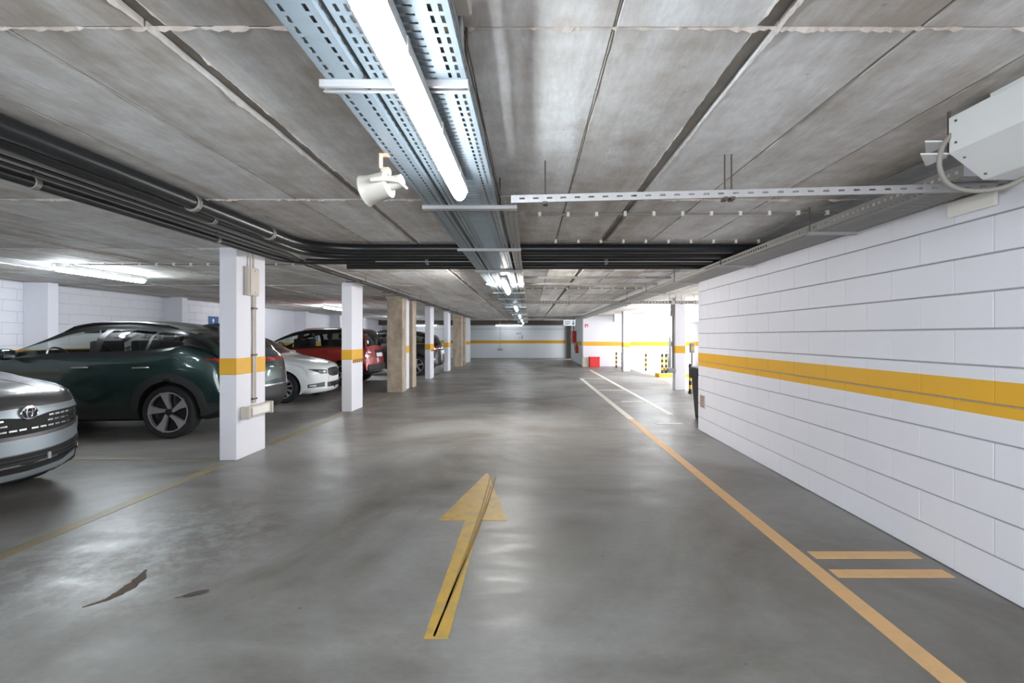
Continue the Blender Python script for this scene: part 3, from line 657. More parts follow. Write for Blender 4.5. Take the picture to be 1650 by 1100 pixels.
for k, x in enumerate((3.30, 3.86)):
    s = thing('sensor_box', ['left sensor box on the channel above the ramp pillar', 'right sensor box on the channel above the ramp pillar'][k], 'sensor', (x, 11.66, 2.09), 0, 'sensor boxes on the channel')
    boxobj('body', M['cream_plastic'], -0.04, 0.04, -0.03, 0.035, -0.01, 0.075, s, bevel=0.006)
    for sx in (-0.07, 0.07): MB().tube(fillet([(sx*0.4, 0, 0.07), (sx, 0, 0.07), (sx, 0, 0.21)], 0.02), 0.005, 6).build('hook', M['rod_dark'], s)

# ------------------------------------------------------------------ black pipes and conduits on the left
def pipe(name, pts, r, mat, label, cat, rfil=0.25, clips=(), group=None):
    t = tag(MB().tube(fillet(pts, rfil, 8), r, 12).build(name, M[mat], smooth=True), label, cat, group)
    return t
def collar(parent, p, r, axis):
    MB().lathe([(r, -0.02), (r*1.18, -0.016), (r*1.18, 0.016), (r, 0.02)], 14, axis, p).build('collar', M['galvanised_dull'], parent)
    MB().tube([Vector(p)+Vector((0, 0, r)), Vector((p[0], p[1], ZC+0.005))], 0.006, 6).build('hanger', M['rod_dark'], parent)
A = pipe('drain_pipe', [(-2.26, -4, 2.240), (-2.26, 5.2, 2.240), (2.42, 5.2, 2.240)], 0.05, 'black_pipe', 'thick black pipe along the left of the aisle that turns across the ceiling', 'pipe', 0.6)
for y in (1.9, 3.4, 4.4): collar(A, (-2.26, y, 2.235), 0.05, 'y')
A2 = pipe('drain_pipe', [(-2.385, -4, 2.225), (-2.385, 5.52, 2.225), (2.42, 5.52, 2.225)], 0.040, 'black_pipe', 'second black pipe beside the thick one, turning across just behind it', 'pipe', 0.5)
for y in (2.2, 3.8): collar(A2, (-2.385, y, 2.225), 0.040, 'y')
D = pipe('drain_pipe', [(-2.84, -4, 2.22), (-2.84, 5.95, 2.22), (2.42, 5.95, 2.22)], 0.033, 'black_pipe', 'slim black pipe nearest the pillars that turns across the ceiling', 'pipe', 0.4)
for y in (2.9, 4.6): collar(D, (-2.84, y, 2.22), 0.033, 'y')
for x in (-1.2, 0.9): collar(D, (x, 5.95, 2.22), 0.033, 'x')
D2 = pipe('drain_pipe', [(-2.3, 6.4, 2.222), (2.42, 6.4, 2.222)], 0.033, 'black_pipe', 'lowest black pipe crossing the ceiling beyond the pillars', 'pipe')
for k in range(5):
    x = -2.47-0.05*k; z = 2.215-0.012*(k % 2)
    x2 = -2.60-0.05*k
    pipe('conduit', [(x, -4, z), (x, 5.15+0.16*k, z), (x2-0.02, 5.9+0.14*k, z+0.02), (x2, 25, z+0.02)], 0.013 if k % 2 == 0 else 0.010, ['grey_conduit', 'black_cable', 'strut_metal', 'black_cable', 'grey_conduit'][k], '%s thin conduit from the aisle in the bundle along the pillars' % ORD[k], 'conduit', 0.2, group='conduit bundle along the pillars')
for k, (y, x0) in enumerate([(7.9, -2.72), (9.9, -2.72), (11.9, -2.72), (13.9, -2.72), (16, -2.72), (18, -2.72)]):
    t = tag(boxobj('bundle_bracket', M['rod_dark'], -2.86, -2.54, y, y+0.03, 2.185, 2.200), '%s bracket under the conduit bundle along the pillars' % ORD[k], 'bracket', 'brackets of the conduit bundle')
    for s in (-2.85, -2.56): MB().tube([(s, y+0.015, 2.195), (s, y+0.015, ZC+0.004)], 0.005, 6).build('rod', M['rod_dark'], t)
pipe('conduit', [(-1.75, 5.76, 2.192), (2.08, 5.76, 2.192)], 0.006, 'strut_metal', 'thin pale conduit crossing in front of the black pipes', 'conduit')
# clipped conduits
def clipline(label, p0, p1, n, r=0.008, mat='grey_conduit'):
    p0 = Vector(p0); p1 = Vector(p1)
    t = tag(MB().tube([p0, p1], r, 8).build('clipped_conduit', M[mat]), label, 'conduit', 'clipped ceiling conduits')
    for k in range(n):
        c = p0.lerp(p1, (k+0.5)/n); MB().box(c.x-0.011, c.x+0.011, c.y-0.013, c.y+0.013, c.z-0.016, ZC+0.004).build('clip', M['clip_white'], t)
clipline('conduit with white clips crossing the ceiling before the black pipes', (-0.03, 3.92, 2.282), (2.38, 3.86, 2.282), 11)
clipline('short conduit with white clips ending at the block wall tray', (0.15, 5.02, 2.282), (2.38, 5.02, 2.282), 10)
clipline('conduit with white clips leading to the lamp above the dark green car', (-6.1, 6.62, 2.282), (-2.75, 6.62, 2.282), 15)
clipline('conduit crossing the ceiling beyond the second slotted channel', (-0.05, 9.9, 2.282), (2.2, 9.9, 2.282), 10)

cb = tag(boxobj('ceiling_box', M['cream_plastic'], -0.235, -0.165, 1.28, 1.462, 2.262, ZC+0.004, bevel=0.006), 'small cream box on the ceiling right of the nearest lamp', 'junction box')
MB().tube(fillet([(-0.20, 1.46, 2.275), (-0.20, 1.50, 2.26), (-0.205, 1.55, 2.20), (-0.21, 1.7, 2.185)], 0.03), 0.005, 6).build('lead', M['strut_metal'], cb)
# ------------------------------------------------------------------ loudspeaker horn
hn = thing('horn_loudspeaker', 'white horn loudspeaker hanging beside the central cable trays', 'loudspeaker', (-0.60, 2.20, 2.03))
org = Vector((0, 0, 0))
def lathe_dir(name, prof, axis_v, origin, mat, parent, n=28):
    mb = MB().lathe(prof, n, 'z'); q = Vector((0, 0, 1)).rotation_difference(Vector(axis_v).normalized())
    mb.v = [tuple(q @ Vector(p) + Vector(origin)) for p in mb.v]
    return mb.build(name, M[mat], parent, smooth=True)
ax = (-0.92, 0.16, -0.20)
lathe_dir('horn', [(0.030, -0.002), (0.050, 0.0), (0.058, 0.006), (0.058, 0.02), (0.061, 0.09), (0.065, 0.110), (0.068, 0.116), (0.067, 0.120), (0.062, 0.118), (0.052, 0.07), (0.02, 0.03)], ax, (-0.006, 0, -0.028), 'horn_white', hn)
lathe_dir('driver', [(0.022, -0.062), (0.028, -0.058), (0.030, -0.02), (0.031, 0.004), (0.028, 0.006)], ax, (-0.006, 0, -0.028), 'horn_white', hn)
MB().tube([(-0.072, -0.058, -0.028), (0.0, -0.05, -0.020), (0.04, -0.035, -0.025), (0.068, 0.0, -0.048)], [0.011, 0.012, 0.010, 0.006], 8).build('yoke', M['horn_white'], hn, smooth=True)
mb = MB().box(-0.045, -0.012, -0.02, 0.02, 0.095, 0.10).box(-0.048, -0.042, -0.02, 0.02, 0.035, 0.10).box(-0.045, -0.005, -0.02, 0.02, 0.033, 0.039)
mb.build('bracket', M['bracket_rust'], hn, bevel=0.0015)
boxobj('bracket_foot', M['horn_white'], -0.042, -0.004, -0.018, 0.018, 0.008, 0.034, hn, bevel=0.003)

# ------------------------------------------------------------------ ventilation unit upper right
fn = thing('ventilation_unit', 'white boxy ventilation unit hung from the ceiling over the block wall', 'ventilation unit', (1.77, 0.4, 2.0))
prof = [(0, 0.262), (0, 0.112), (0.145, 0.0), (0.63, 0.0), (0.63, 0.262)]
MB().prism(prof, 0, 1.74, 'y').build('casing', M['fan_white'], fn, bevel=0.006, seg=2)
for (yy, zz) in ((1.70, 0.235), (1.70, 0.145)): MB().lathe([(0.005, -0.003), (0.005, 0.002)], 8, 'x', (-0.001, yy, zz)).build('screw', M['rod_dark'], fn)
for (u) in (0.25, 0.85):
    MB().lathe([(0.005, -0.002), (0.005, 0.004)], 8, 'z', (0.145*u-0.002, 1.70, 0.112*(1-u)-0.003)).build('screw', M['rod_dark'], fn)
MB().prism([(0.26, -0.001), (0.42, -0.001), (0.42, -0.006), (0.26, -0.006)], 1.25, 1.5, 'y').build('vent_slot', M['rod_dark'], fn)
for k, (yy, zz, w) in enumerate(((1.70, 0.165, 0.09), (1.66, 0.112, 0.11))):
    MB().prism([(0.03, 1.745), (0.03, 1.90), (-w, 1.75)], zz, zz+0.006, 'z').build('bracket_plate', M['fan_white'], fn)
for x in (0.02, 0.12): MB().tube([(x, 1.76, 0.1), (x, 1.76, 0.30)], 0.006, 6).build('rod', M['rod_dark'], fn)
boxobj('mount', M['fan_white'], 0.05, 0.55, 0.2, 1.6, 0.262, 0.302, fn)
cpts = [(1.785, 2.13, 2.20), (1.745, 2.14, 2.15), (1.735, 2.15, 2.07), (1.77, 2.16, 2.00), (1.83, 2.16, 1.965), (1.92, 2.15, 1.955), (2.0, 2.12, 1.965), (2.05, 2.08, 2.0)]
tag(MB().tube(fillet(cpts, 0.05, 5), 0.010, 10).build('power_cable', M['grey_conduit'], smooth=True), 'grey cable looping down from the ventilation unit', 'cable')
boxobj_ = boxobj('cable_gland_plate', M['clip_white'], 2.405, 2.429, 2.62, 2.92, 2.02, 2.105, bevel=0.008, seg=2); tag(boxobj_, 'cream cover plate where cables enter the block wall tray', 'cover plate')

# ------------------------------------------------------------------ signs on walls
def text_obj(name, body, size, mat, parent, loc, rot, depth=0.002):
    cu = bpy.data.curves.new(name, 'FONT'); cu.body = body; cu.size = size; cu.extrude = depth; cu.align_x = 'CENTER'
    tmp = bpy.data.objects.new(name, cu); C.objects.link(tmp)
    bpy.context.view_layer.update()
    me = bpy.data.meshes.new_from_object(tmp.evaluated_get(bpy.context.evaluated_depsgraph_get()))
    bpy.data.objects.remove(tmp)
    me.materials.clear()
    o = link(name, me, M[mat], parent, loc); o.rotation_euler = rot; return o
def dsign(y, z, s, label):
    t = thing('disabled_parking_sign', label, 'sign', (XL, y, z), 0, 'blue disabled parking signs')
    boxobj('plate', M['blue_sign'], 0.0, 0.012, -s/2, s/2, -s*0.55, s*0.55, t, bevel=0.003)
    X0, X1 = 0.0125, 0.016
    mb = MB().lathe([(0.045*s/0.45, X0), (0.045*s/0.45, X1)], 16, 'x', (0, -0.05*s, 0.30*s)); mb.build('symbol_head', M['sign_white'], t)
    def stroke(pts, w):
        m2 = MB()
        for a, b in zip(pts[:-1], pts[1:]):
            d = Vector((b[0]-a[0], b[1]-a[1])); nrm = Vector((-d.y, d.x)).normalized()*w
            m2.prism([(a[0]-nrm.x, a[1]-nrm.y), (b[0]-nrm.x, b[1]-nrm.y), (b[0]+nrm.x, b[1]+nrm.y), (a[0]+nrm.x, a[1]+nrm.y)], X0, X1, 'x')
        return m2
    sc = lambda pts: [(a*s, b*s) for a, b in pts]
    stroke(sc([(-0.05, 0.22), (-0.04, -0.08), (0.14, -0.08), (0.24, -0.34), (0.33, -0.30)]), 0.04*s).build('symbol_body', M['sign_white'], t)
    stroke(sc([(-0.05, 0.08), (0.12, 0.08)]), 0.03*s).build('symbol_arm', M['sign_white'], t)
    arc = [(-0.02+0.24*math.cos(a), -0.20+0.24*math.sin(a)) for a in [math.radians(130+q*20) for q in range(12)]]
    stroke(sc(arc), 0.03*s).build('symbol_wheel', M['sign_white'], t)
dsign(14.42, 1.66, 0.46, 'blue disabled parking sign on the wall left of the nearest pillar')
dsign(21.3, 1.38, 0.44, 'blue sign on the wall showing just above the roof of the red car')
lv = thing('level_sign', 'dark level lettering painted on the far wall', 'sign', (-0.5, YF-0.004, 1.34))
text_obj('level_number', '-1', 0.36, 'text_dark', lv, (0.0, 0, -0.16), (PI/2, 0, 0))
text_obj('level_word', 'PISO', 0.15, 'text_dark', lv, (-0.14, 0, 0.13), (PI/2, 0, 0))
fb = thing('wall_socket', 'grey socket box with a conduit on the far wall', 'socket', (-1.78, YF, 0.55))
boxobj('box', M['rubber_grey'], -0.16, 0.16, -0.08, 0, -0.05, 0.05, fb, bevel=0.01)
MB().tube([(0, -0.03, 0.05), (0, -0.03, 1.42)], 0.014, 6).build('conduit', M['rubber_grey'], fb)
ex = thing('exit_sign', 'white hanging sign at the corner before the far wall', 'sign', (1.52, 22.6, 1.82))
boxobj('panel', M['sign_white'], 0, 0.53, -0.03, 0.03, 0, 0.27, ex, bevel=0.006)
for k, (a, b, c, d) in enumerate([(0.06, 0.30, 0.17, 0.20), (0.06, 0.30, 0.10, 0.13), (0.06, 0.24, 0.05, 0.07)]): boxobj('print_line', M['text_blue'], a, b, -0.034, -0.0295, c, d, ex)
MB().lathe([(0.03, -0.034), (0.03, -0.0295)], 12, 'y', (0.44, 0, 0.20)).build('print_figure_head', M['text_blue'], ex)
boxobj('print_figure', M['text_blue'], 0.40, 0.48, -0.034, -0.0295, 0.04, 0.16, ex)
for x in (0.05, 0.48): MB().tube([(x, 0, 0.26), (x, 0, ZC-1.82+0.01)], 0.008, 6).build('hanger', M['rod_dark'], ex)
fs_ = thing('fire_sign', 'small red fire alarm sign on the bright wall', 'sign', (2.56, 22.7, 1.82))
boxobj('plate', M['red_paint'], -0.07, 0.07, -0.012, 0, -0.07, 0.07, fs_); boxobj('symbol', M['sign_white'], -0.025, 0.035, -0.015, -0.011, -0.06, 0.02, fs_)
hc = thing('hose_cabinet', 'red fire hose cabinet on the short side wall', 'cabinet', (XR-0.012, 26.6, 1.05))
boxobj('body', M['red_paint'], -0.18, 0.0, -0.5, 0.5, -0.02, 0.58, hc, bevel=0.01); boxobj('door', M['red_paint'], -0.2, -0.18, -0.47, 0.47, 0.01, 0.55, hc, bevel=0.006); boxobj('handle', M['chrome'], -0.215, -0.2, 0.36, 0.40, 0.22, 0.34, hc)
MB().tube([(-0.08, 0.1, 0.58), (-0.08, 0.1, ZC-1.05)], 0.02, 8).build('supply_pipe', M['rod_dark'], hc)
ext = thing('fire_extinguisher', 'red fire extinguisher hanging below the hose cabinet', 'fire extinguisher', (XR-0.1, 24.9, 0.52))
MB().lathe([(0.02, 0), (0.072, 0.01), (0.078, 0.03), (0.078, 0.34), (0.06, 0.39), (0.025, 0.42), (0.022, 0.44)], 18).build('cylinder', M['red_paint'], ext, smooth=True)
boxobj('valve', M['stripe_black'], -0.03, 0.05, -0.015, 0.015, 0.44, 0.48, ext); boxobj('lever', M['chrome'], -0.09, 0.03, -0.01, 0.01, 0.49, 0.505, ext)
MB().tube(fillet([(-0.03, 0, 0.46), (-0.11, 0, 0.44), (-0.095, 0, 0.15)], 0.05), 0.012, 8).build('hose', M['stripe_black'], ext); boxobj('label_print', M['sign_white'], -0.081, -0.076, -0.03, 0.03, 0.15, 0.27, ext)
rb = thing('sand_box', 'red box standing on the floor against the bright wall', 'box', (2.86, 22.35, 0))
boxobj('body', M['red_box'], -0.22, 0.22, -0.2, 0.2, 0, 0.40, rb, bevel=0.008); boxobj('lid', M['red_box'], -0.235, 0.235, -0.215, 0.215, 0.40, 0.44, rb, bevel=0.008)
bp_ = thing('block_stack', 'low stack of beige blocks left of the red box', 'blocks', (2.43, 22.4, 0))
for i in range(2):
    for j in range(2): boxobj('block', M['block_beige'], -0.10+0.15*i, 0.045+0.15*i, -0.15, 0.15, 0.005+0.2*j, 0.2+0.2*j, bp_, bevel=0.006)

# ------------------------------------------------------------------ bollards, kerb, ramp furniture
def bollard(x, y, h, label, z0=0.0, kind='spiral'):
    t = thing('bollard', label, 'bollard', (x, y, z0), 0, 'striped bollards by the ramp')
    MB().lathe([(0.06, 0), (0.06, 0.012), (0.04, 0.016)], 16).build('base_plate', M['stripe_black'], t)
    n = 7 if kind == 'spiral' else 4; z = 0.012
    seg = (h-0.03)/n
    for k in range(n):
        MB().lathe([(0.036, z), (0.036, z+seg)], 14).build('band', M['stripe_yellow'] if k % 2 else M['stripe_black'], t, smooth=True); z += seg
    MB().lathe([(0.036, z), (0.03, z+0.012), (0.01, z+0.018)], 14).build('cap', M['stripe_black'], t, smooth=True)
bollard(3.76, 21.9, 0.66, 'thin striped bollard, leftmost by the bright wall')
bollard(3.83, 20.9, 0.68, 'thin striped bollard beside the slim pillar')
bollard(4.58, 19.9, 0.66, 'lone striped bollard before the bright wall, right of the slim pillar')
bollard(3.78, 11.9, 0.70, 'black and yellow bollard right of the ramp pillar, nearest one')
kb = thing('kerb', 'yellow kerb island at the foot of the ramp barrier', 'kerb', (4.25, 16.6, 0))
boxobj('body', M['stripe_yellow'], 0, 2.2, 0, 0.55, 0, 0.12, kb, bevel=0.02, seg=2)
boxobj('top', M['rubber_grey'], 0.06, 2.14, 0.06, 0.49, 0.12, 0.125, kb)
bollard(4.42, 16.85, 0.64, 'left of two ringed bollards on the yellow kerb', 0.125)
bollard(4.55, 16.85, 0.64, 'right of two ringed bollards on the yellow kerb', 0.125)
bar = thing('ticket_post', 'tall grey barrier post behind the ramp pillar', 'post', (4.72, 16.85, 0.125))
boxobj('cabinet', M['rubber_grey'], -0.05, 0.05, -0.12, 0.12, 0, 1.2, bar, bevel=0.01); boxobj('screen', M['stripe_black'], -0.035, 0.035, -0.125, -0.12, 0.9, 1.05, bar)
pl = thing('potted_plant', 'green plant behind the ringed bollards on the kerb', 'plant', (4.83, 17.6, 0))
MB().lathe([(0.12, 0), (0.16, 0.02), (0.18, 0.26), (0.16, 0.26), (0.14, 0.22)], 16).build('pot', M['rubber_grey'], pl, smooth=True)
MB().tube([(0, 0, 0.2), (0.01, 0, 0.5)], 0.02, 6).build('stem', M['dirt_brown'], pl)
mb = MB()
for k in range(150):
    a = random.uniform(0, 2*PI); r = random.uniform(0.0, 0.17); z = random.uniform(0.3, 0.88); d = Vector((math.cos(a), math.sin(a), random.uniform(-0.3, 0.6))).normalized(); s = d.cross(Vector((0, 0, 1))).normalized()*0.025
    p = Vector((r*math.cos(a), r*math.sin(a), z)); mb.add([p, p+d*0.05+s, p+d*0.11, p+d*0.05-s], [(0, 1, 2, 3)])
tag(mb.build('foliage', M['plant_green'], pl), kind='stuff')
ic = thing('intercom_post', 'grey intercom on a post right of the ramp pillar', 'intercom', (3.92, 12.2, 0))
MB().tube([(0, 0, 0), (0, 0, 1.0)], 0.025, 10).build('post', M['rubber_grey'], ic); boxobj('head', M['rubber_grey'], -0.06, 0.06, -0.04, 0.04, 0.95, 1.18, ic, bevel=0.015); boxobj('button_panel', M['stripe_yellow'], -0.03, 0.03, -0.045, -0.04, 1.02, 1.1, ic); boxobj('foot', M['rubber_grey'], -0.08, 0.08, -0.08, 0.08, 0, 0.02, ic)
bn = thing('waste_bin', 'black bin peeking out from behind the end of the block wall', 'bin', (2.86, 8.15, 0))
MB().prism([(-0.13, 0), (0.2, 0), (0.24, 0.78), (-0.2, 0.78)], -0.2, 0.2, 'y').build('body', M['bin_black'], bn, bevel=0.015); boxobj('lid', M['bin_black'], -0.23, 0.27, -0.23, 0.23, 0.66, 0.84, bn, bevel=0.02)
vg = thing('wall_grille', 'small beige vent grille low at the end of the block wall', 'grille', (XR, 7.1, 0.43))
boxobj('frame', M['block_beige'], -0.008, 0.0, -0.09, 0.09, -0.09, 0.09, vg)
for k in range(6): boxobj('slat', M['rod_dark'], -0.011, -0.008, -0.075, 0.075, -0.075+0.027*k, -0.062+0.027*k, vg)

# ------------------------------------------------------------------ cars
def curve(pts):
    pts = sorted(pts); xs_ = [p[0] for p in pts]; ys_ = [p[1] for p in pts]; n = len(pts)
    d = [(ys_[i+1]-ys_[i])/(xs_[i+1]-xs_[i]) for i in range(n-1)]
    m = [d[0]]+[0 if d[i-1]*d[i] <= 0 else 2*d[i-1]*d[i]/(d[i-1]+d[i]) for i in range(1, n-1)]+[d[-1]]
    def f(x):
        if x <= xs_[0]: return ys_[0]
        if x >= xs_[-1]: return ys_[-1]
        i = 0
        while x > xs_[i+1]: i += 1
        h = xs_[i+1]-xs_[i]; t = (x-xs_[i])/h
        return (2*t**3-3*t*t+1)*ys_[i]+(t**3-2*t*t+t)*h*m[i]+(-2*t**3+3*t*t)*ys_[i+1]+(t**3-t*t)*h*m[i+1]
    return f
def sstep(a, b, x):
    t = max(0, min(1, (x-a)/(b-a))); return t*t*(3-2*t)
class Car:
    def __init__(s, label, loc, rotz, Ln, hw, top, belt, bot, plan, wheels, wr_, paint, windows, wscreen, rscreen, roofw=0.70, nb=0.35, rb=0.25, glass=('glass_clear', 'glass_tint'), clad=0.30, frame_black=True, roof_black=False, cat='car'):
        s.root = thing('car', label, cat, loc, rotz, 'parked cars'); s.L = Ln; s.hw = hw
        top = curve(top); belt = curve(belt); bot = curve(bot); plan = curve(plan); s.top = top
        st = set()
        n = 64
        for i in range(n+1): st.add(round(-Ln*i/n, 4))
        for d in (0.008, 0.02, 0.035, 0.055, 0.09, 0.12): st.add(-d); st.add(round(-Ln+d, 4))
        for a, b in windows: st.add(a); st.add(b)
        for a in wscreen+rscreen: st.add(a)
        st = sorted(st, reverse=True)
        rings = []; seginfo = []
        for x in st:
            w = hw*plan(x); zb = bot(x); zt = top(x); zbe = min(belt(x), zt-0.025); gh = zt-zbe
            g = sstep(0.10, 0.42, gh); rw = w*(0.86*(1-g)+roofw*g); c = min(0.065, 0.32*gh); hb = zbe-zb
            key = [(0, zb), (0.80*w, zb), (0.955*w, zb+0.05*min(1, hb/0.3)), (0.985*w, zb+clad*hb), (1.0*w, zb+0.60*hb), (0.985*w, zb+0.86*hb), (0.955*w, zbe),
                   (0.94*w*(1-0.10*(1-g)), zbe+0.10*gh), (0.94*w*0.5+rw*0.5+0.025*w*g, zbe+0.52*gh), (rw+0.02*w, zt-c-0.14*gh*g-0.02*gh), (rw*0.95, zt-c*0.75), (rw*0.62, zt-c*0.18), (0, zt)]
            ring = []; info = []
            for k in range(len(key)-1):
                p0 = key[max(k-1, 0)]; p1_ = key[k]; p2_ = key[k+1]; p3_ = key[min(k+2, len(key)-1)]
                ns = 2 if k in (0,) else 3
                for q in range(ns):
                    t = q/ns
                    if k in (0, 1, 2, 6): y = p1_[0]+(p2_[0]-p1_[0])*t; z = p1_[1]+(p2_[1]-p1_[1])*t
                    else:
                        cr = lambda a, b, c_, d: 0.5*((2*b)+(-a+c_)*t+(2*a-5*b+4*c_-d)*t*t+(-a+3*b-3*c_+d)*t**3)
                        y = cr(p0[0], p1_[0], p2_[0], p3_[0]); z = cr(p0[1], p1_[1], p2_[1], p3_[1])
                    ring.append((max(0, y), z)); info.append(k)
            ring.append(key[-1]); seginfo = info
            rings.append(ring)
        R = len(rings[0]); vs = []; fs = []; mi = []
        full = 2*R-2
        for x, ring in zip(st, rings):
            fo = max(0, 1+x/0.95)**1.0; fr = max(0, 1-(x+Ln)/0.95)**1.0
            loop = [(y, z) for y, z in ring]+[(-y, z) for y, z in ring[-2:0:-1]]
            for y, z in loop:
                u = min(1, abs(y)/hw)
                vs.append((x-nb*fo*u**2.4+rb*fr*u**2.4, y, z))
        panes = {}
        for i in range(len(st)-1):
            xm = (st[i]+st[i+1])/2
            for k in range(full):
                k2 = (k+1) % full
                seg = seginfo[k] if k < R-1 else seginfo[full-1-k]
                left = k < R-1
                m = 0
                if seg <= 2 and clad > 0: m = 1
                gh = top(xm)-belt(xm)
                if gh > 0.10 and min(b for a, b in windows)-0.75 < xm < max(a for a, b in windows)+0.2:
                    if seg in (7, 8):
                        m = 2 if frame_black else 0
                        for wi, (a, b) in enumerate(windows):
                            if b <= xm <= a: m = 10+wi*2+(0 if left else 1)
                    if seg in (6, 9) and frame_black and min(b for a, b in windows)-0.1 < xm < max(a for a, b in windows)+0.1: m = 2
                    if seg in (10, 11):
                        if wscreen[1] <= xm <= wscreen[0]: m = 3
                        elif rscreen[1] <= xm <= rscreen[0]: m = 4
                fs.append((i*full+k, i*full+k2, (i+1)*full+k2, (i+1)*full+k)); mi.append(m)
        NC = 16
        for i, fo, fr in ((0, 1.0, 0.0), (len(st)-1, 0.0, 1.0)):
            prev = None
            for k in range(1, R-1):
                y, z = rings[i][k]; row = [i*full+k]
                for q in range(1, NC):
                    yy = y*(1-2*q/NC); u = min(1, abs(yy)/hw); row.append(len(vs)); vs.append((st[i]-nb*fo*u**2.4+rb*fr*u**2.4, yy, z))
                row.append(i*full+full-k)
                if prev is None:
                    for q in range(NC): fs.append((i*full, row[q], row[q+1])); mi.append(0)
                else:
                    for q in range(NC): fs.append((prev[q], prev[q+1], row[q+1], row[q])); mi.append(0)
                prev = row
            for q in range(NC): fs.append((i*full+R-1, prev[q+1], prev[q])); mi.append(0)
        me = bpy.data.meshes.new('body'); me.from_pydata(vs, [], fs)
        for p, m in zip(me.polygons, mi): p.material_index = m
        bm = bmesh.new(); bm.from_mesh(me); bmesh.ops.remove_doubles(bm, verts=bm.verts, dist=1e-5); bmesh.ops.recalc_face_normals(bm, faces=bm.faces); bm.to_mesh(me); bm.free()
        for k in range(20): me.materials.append(M['trim_black'])
        tmp = bpy.data.objects.new('tmp_body', me); C.objects.link(tmp)
        cut = MB(); wi_ = 4
        for wx in wheels:
            for sgn in (-1, 1):
                wi_ += 1
                cut.lathe([(wr_*1.14, sgn*(hw-0.30)), (wr_*1.14, sgn*(hw+0.2))], 40, 'y', (wx, 0, wr_*1.03), mi=wi_)
        cme = cut.mesh('cut')
        for k in range(20): cme.materials.append(M['trim_black'])
        co = bpy.data.objects.new('tmp_cut', cme); C.objects.link(co)
        bo = tmp.modifiers.new('b', 'BOOLEAN'); bo.object = co; bo.operation = 'DIFFERENCE'; bo.solver = 'EXACT'
        bpy.context.view_layer.update()
        ev = bpy.data.meshes.new_from_object(tmp.evaluated_get(bpy.context.evaluated_depsgraph_get()))
        bpy.data.objects.remove(tmp); bpy.data.objects.remove(co)
        groups = {}
        for p in ev.polygons: groups.setdefault(p.material_index, []).append(p)
        V = [tuple(v.co) for v in ev.vertices]
        s.bvh = BVHTree.FromPolygons(V, [tuple(p.vertices) for p in ev.polygons])
        def sub(idx):
            used = {}; f2 = []
            for p in groups[idx]:
                f2.append([used.setdefault(v, len(used)) for v in p.vertices])
            m2 = bpy.data.meshes.new('part'); m2.from_pydata([V[v] for v in used], [], f2)
            m2.polygons.foreach_set('use_smooth', [True]*len(m2.polygons))
            try: m2.set_sharp_from_angle(angle=math.radians(42))
            except Exception: pass
            return m2
        def mk(idx, name, mat):
            if idx not in groups: return None
            return link(name, sub(idx), M[mat], s.root)
        s.body = mk(0, 'body', paint); mk(1, 'lower_cladding', 'plastic_black'); mk(2, 'window_frame', 'trim_black'); [mk(q, 'wheel_arch_liner', 'plastic_black') for q in (5, 6, 7, 8)]
        s.ws = mk(3, 'windscreen', glass[0]); s.rs = mk(4, 'rear_window', glass[1])
        for wi in range(len(windows)):
            for q in (0, 1): mk(10+wi*2+q, 'side_window', glass[0] if wi == 0 else glass[1])
    def ray(s, axis, a, b):
        if axis == 'front': o, d = Vector((3, a, b)), Vector((-1, 0, 0))
        elif axis == 'rear': o, d = Vector((-s.L-3, a, b)), Vector((1, 0, 0))
        elif axis == 'left': o, d = Vector((a, 4, b)), Vector((0, -1, 0))
        elif axis == 'right': o, d = Vector((a, -4, b)), Vector((0, 1, 0))
        hit = s.bvh.ray_cast(o, d)
        return (hit[0], d) if hit[0] is not None else (None, d)
    def patch(s, name, axis, us, lo, hi, mat, nv=4, e=0.004, parent=None):
        """thin solid skin laid over the body: us x [lo(u), hi(u)]"""
        nu = len(us); front = []; back = []
        last = None
        for i, u in enumerate(us):
            a = lo(u) if callable(lo) else lo[i] if isinstance(lo, (list, tuple)) else lo
            b = hi(u) if callable(hi) else hi[i] if isinstance(hi, (list, tuple)) else hi
            for j in range(nv+1):
                v = a+(b-a)*j/nv; h, d = s.ray(axis, u, v)
                if h is None: h = last if last is not None else Vector((0, u, v))
                last = h
                front.append(h-d*e); back.append(h+d*0.012)
        n = len(front); fs = []
        w = nv+1
        for i in range(nu-1):
            for j in range(nv):
                fs.append((i*w+j, (i+1)*w+j, (i+1)*w+j+1, i*w+j+1)); fs.append((n+i*w+j, n+i*w+j+1, n+(i+1)*w+j+1, n+(i+1)*w+j))
            for j in (0, nv): fs.append((i*w+j, (i+1)*w+j, n+(i+1)*w+j, n+i*w+j))
        for i in (0, nu-1):
            for j in range(nv): fs.append((i*w+j, i*w+j+1, n+i*w+j+1, n+i*w+j))
        mb = MB(); mb.add(front+back, fs)
        return mb.build(name, M[mat], parent or s.root, smooth=True)
    def wheel(s, x, r, sgn, style, width=0.21, n=5):
        yo = sgn*(s.hw-0.015); yi = yo-sgn*width
        rr = r*(0.765 if style == 'blade' else 0.69)
        prof = [(rr, yi+sgn*0.02), (r*0.92, yi), (r*0.985, yi+sgn*0.02), (r, yi+sgn*0.05), (r, yo-sgn*0.05), (r*0.985, yo-sgn*0.02), (r*0.92, yo), (rr*1.04, yo-sgn*0.012), (rr*0.98, yo-sgn*0.02), (rr*0.96, yo-sgn*0.10)]
        ty = MB().lathe(prof, 40, 'y', (x, 0, r), closed=True).build('tyre', M['tyre'], s.root, smooth=True)
        MB().lathe([(0.02, yo-sgn*0.085), (rr*0.98, yo-sgn*0.085), (rr*0.98, yo-sgn*0.10), (0.02, yo-sgn*0.10)], 32, 'y', (x, 0, r), closed=True).build('rim_barrel', M['rim_dark'], ty)
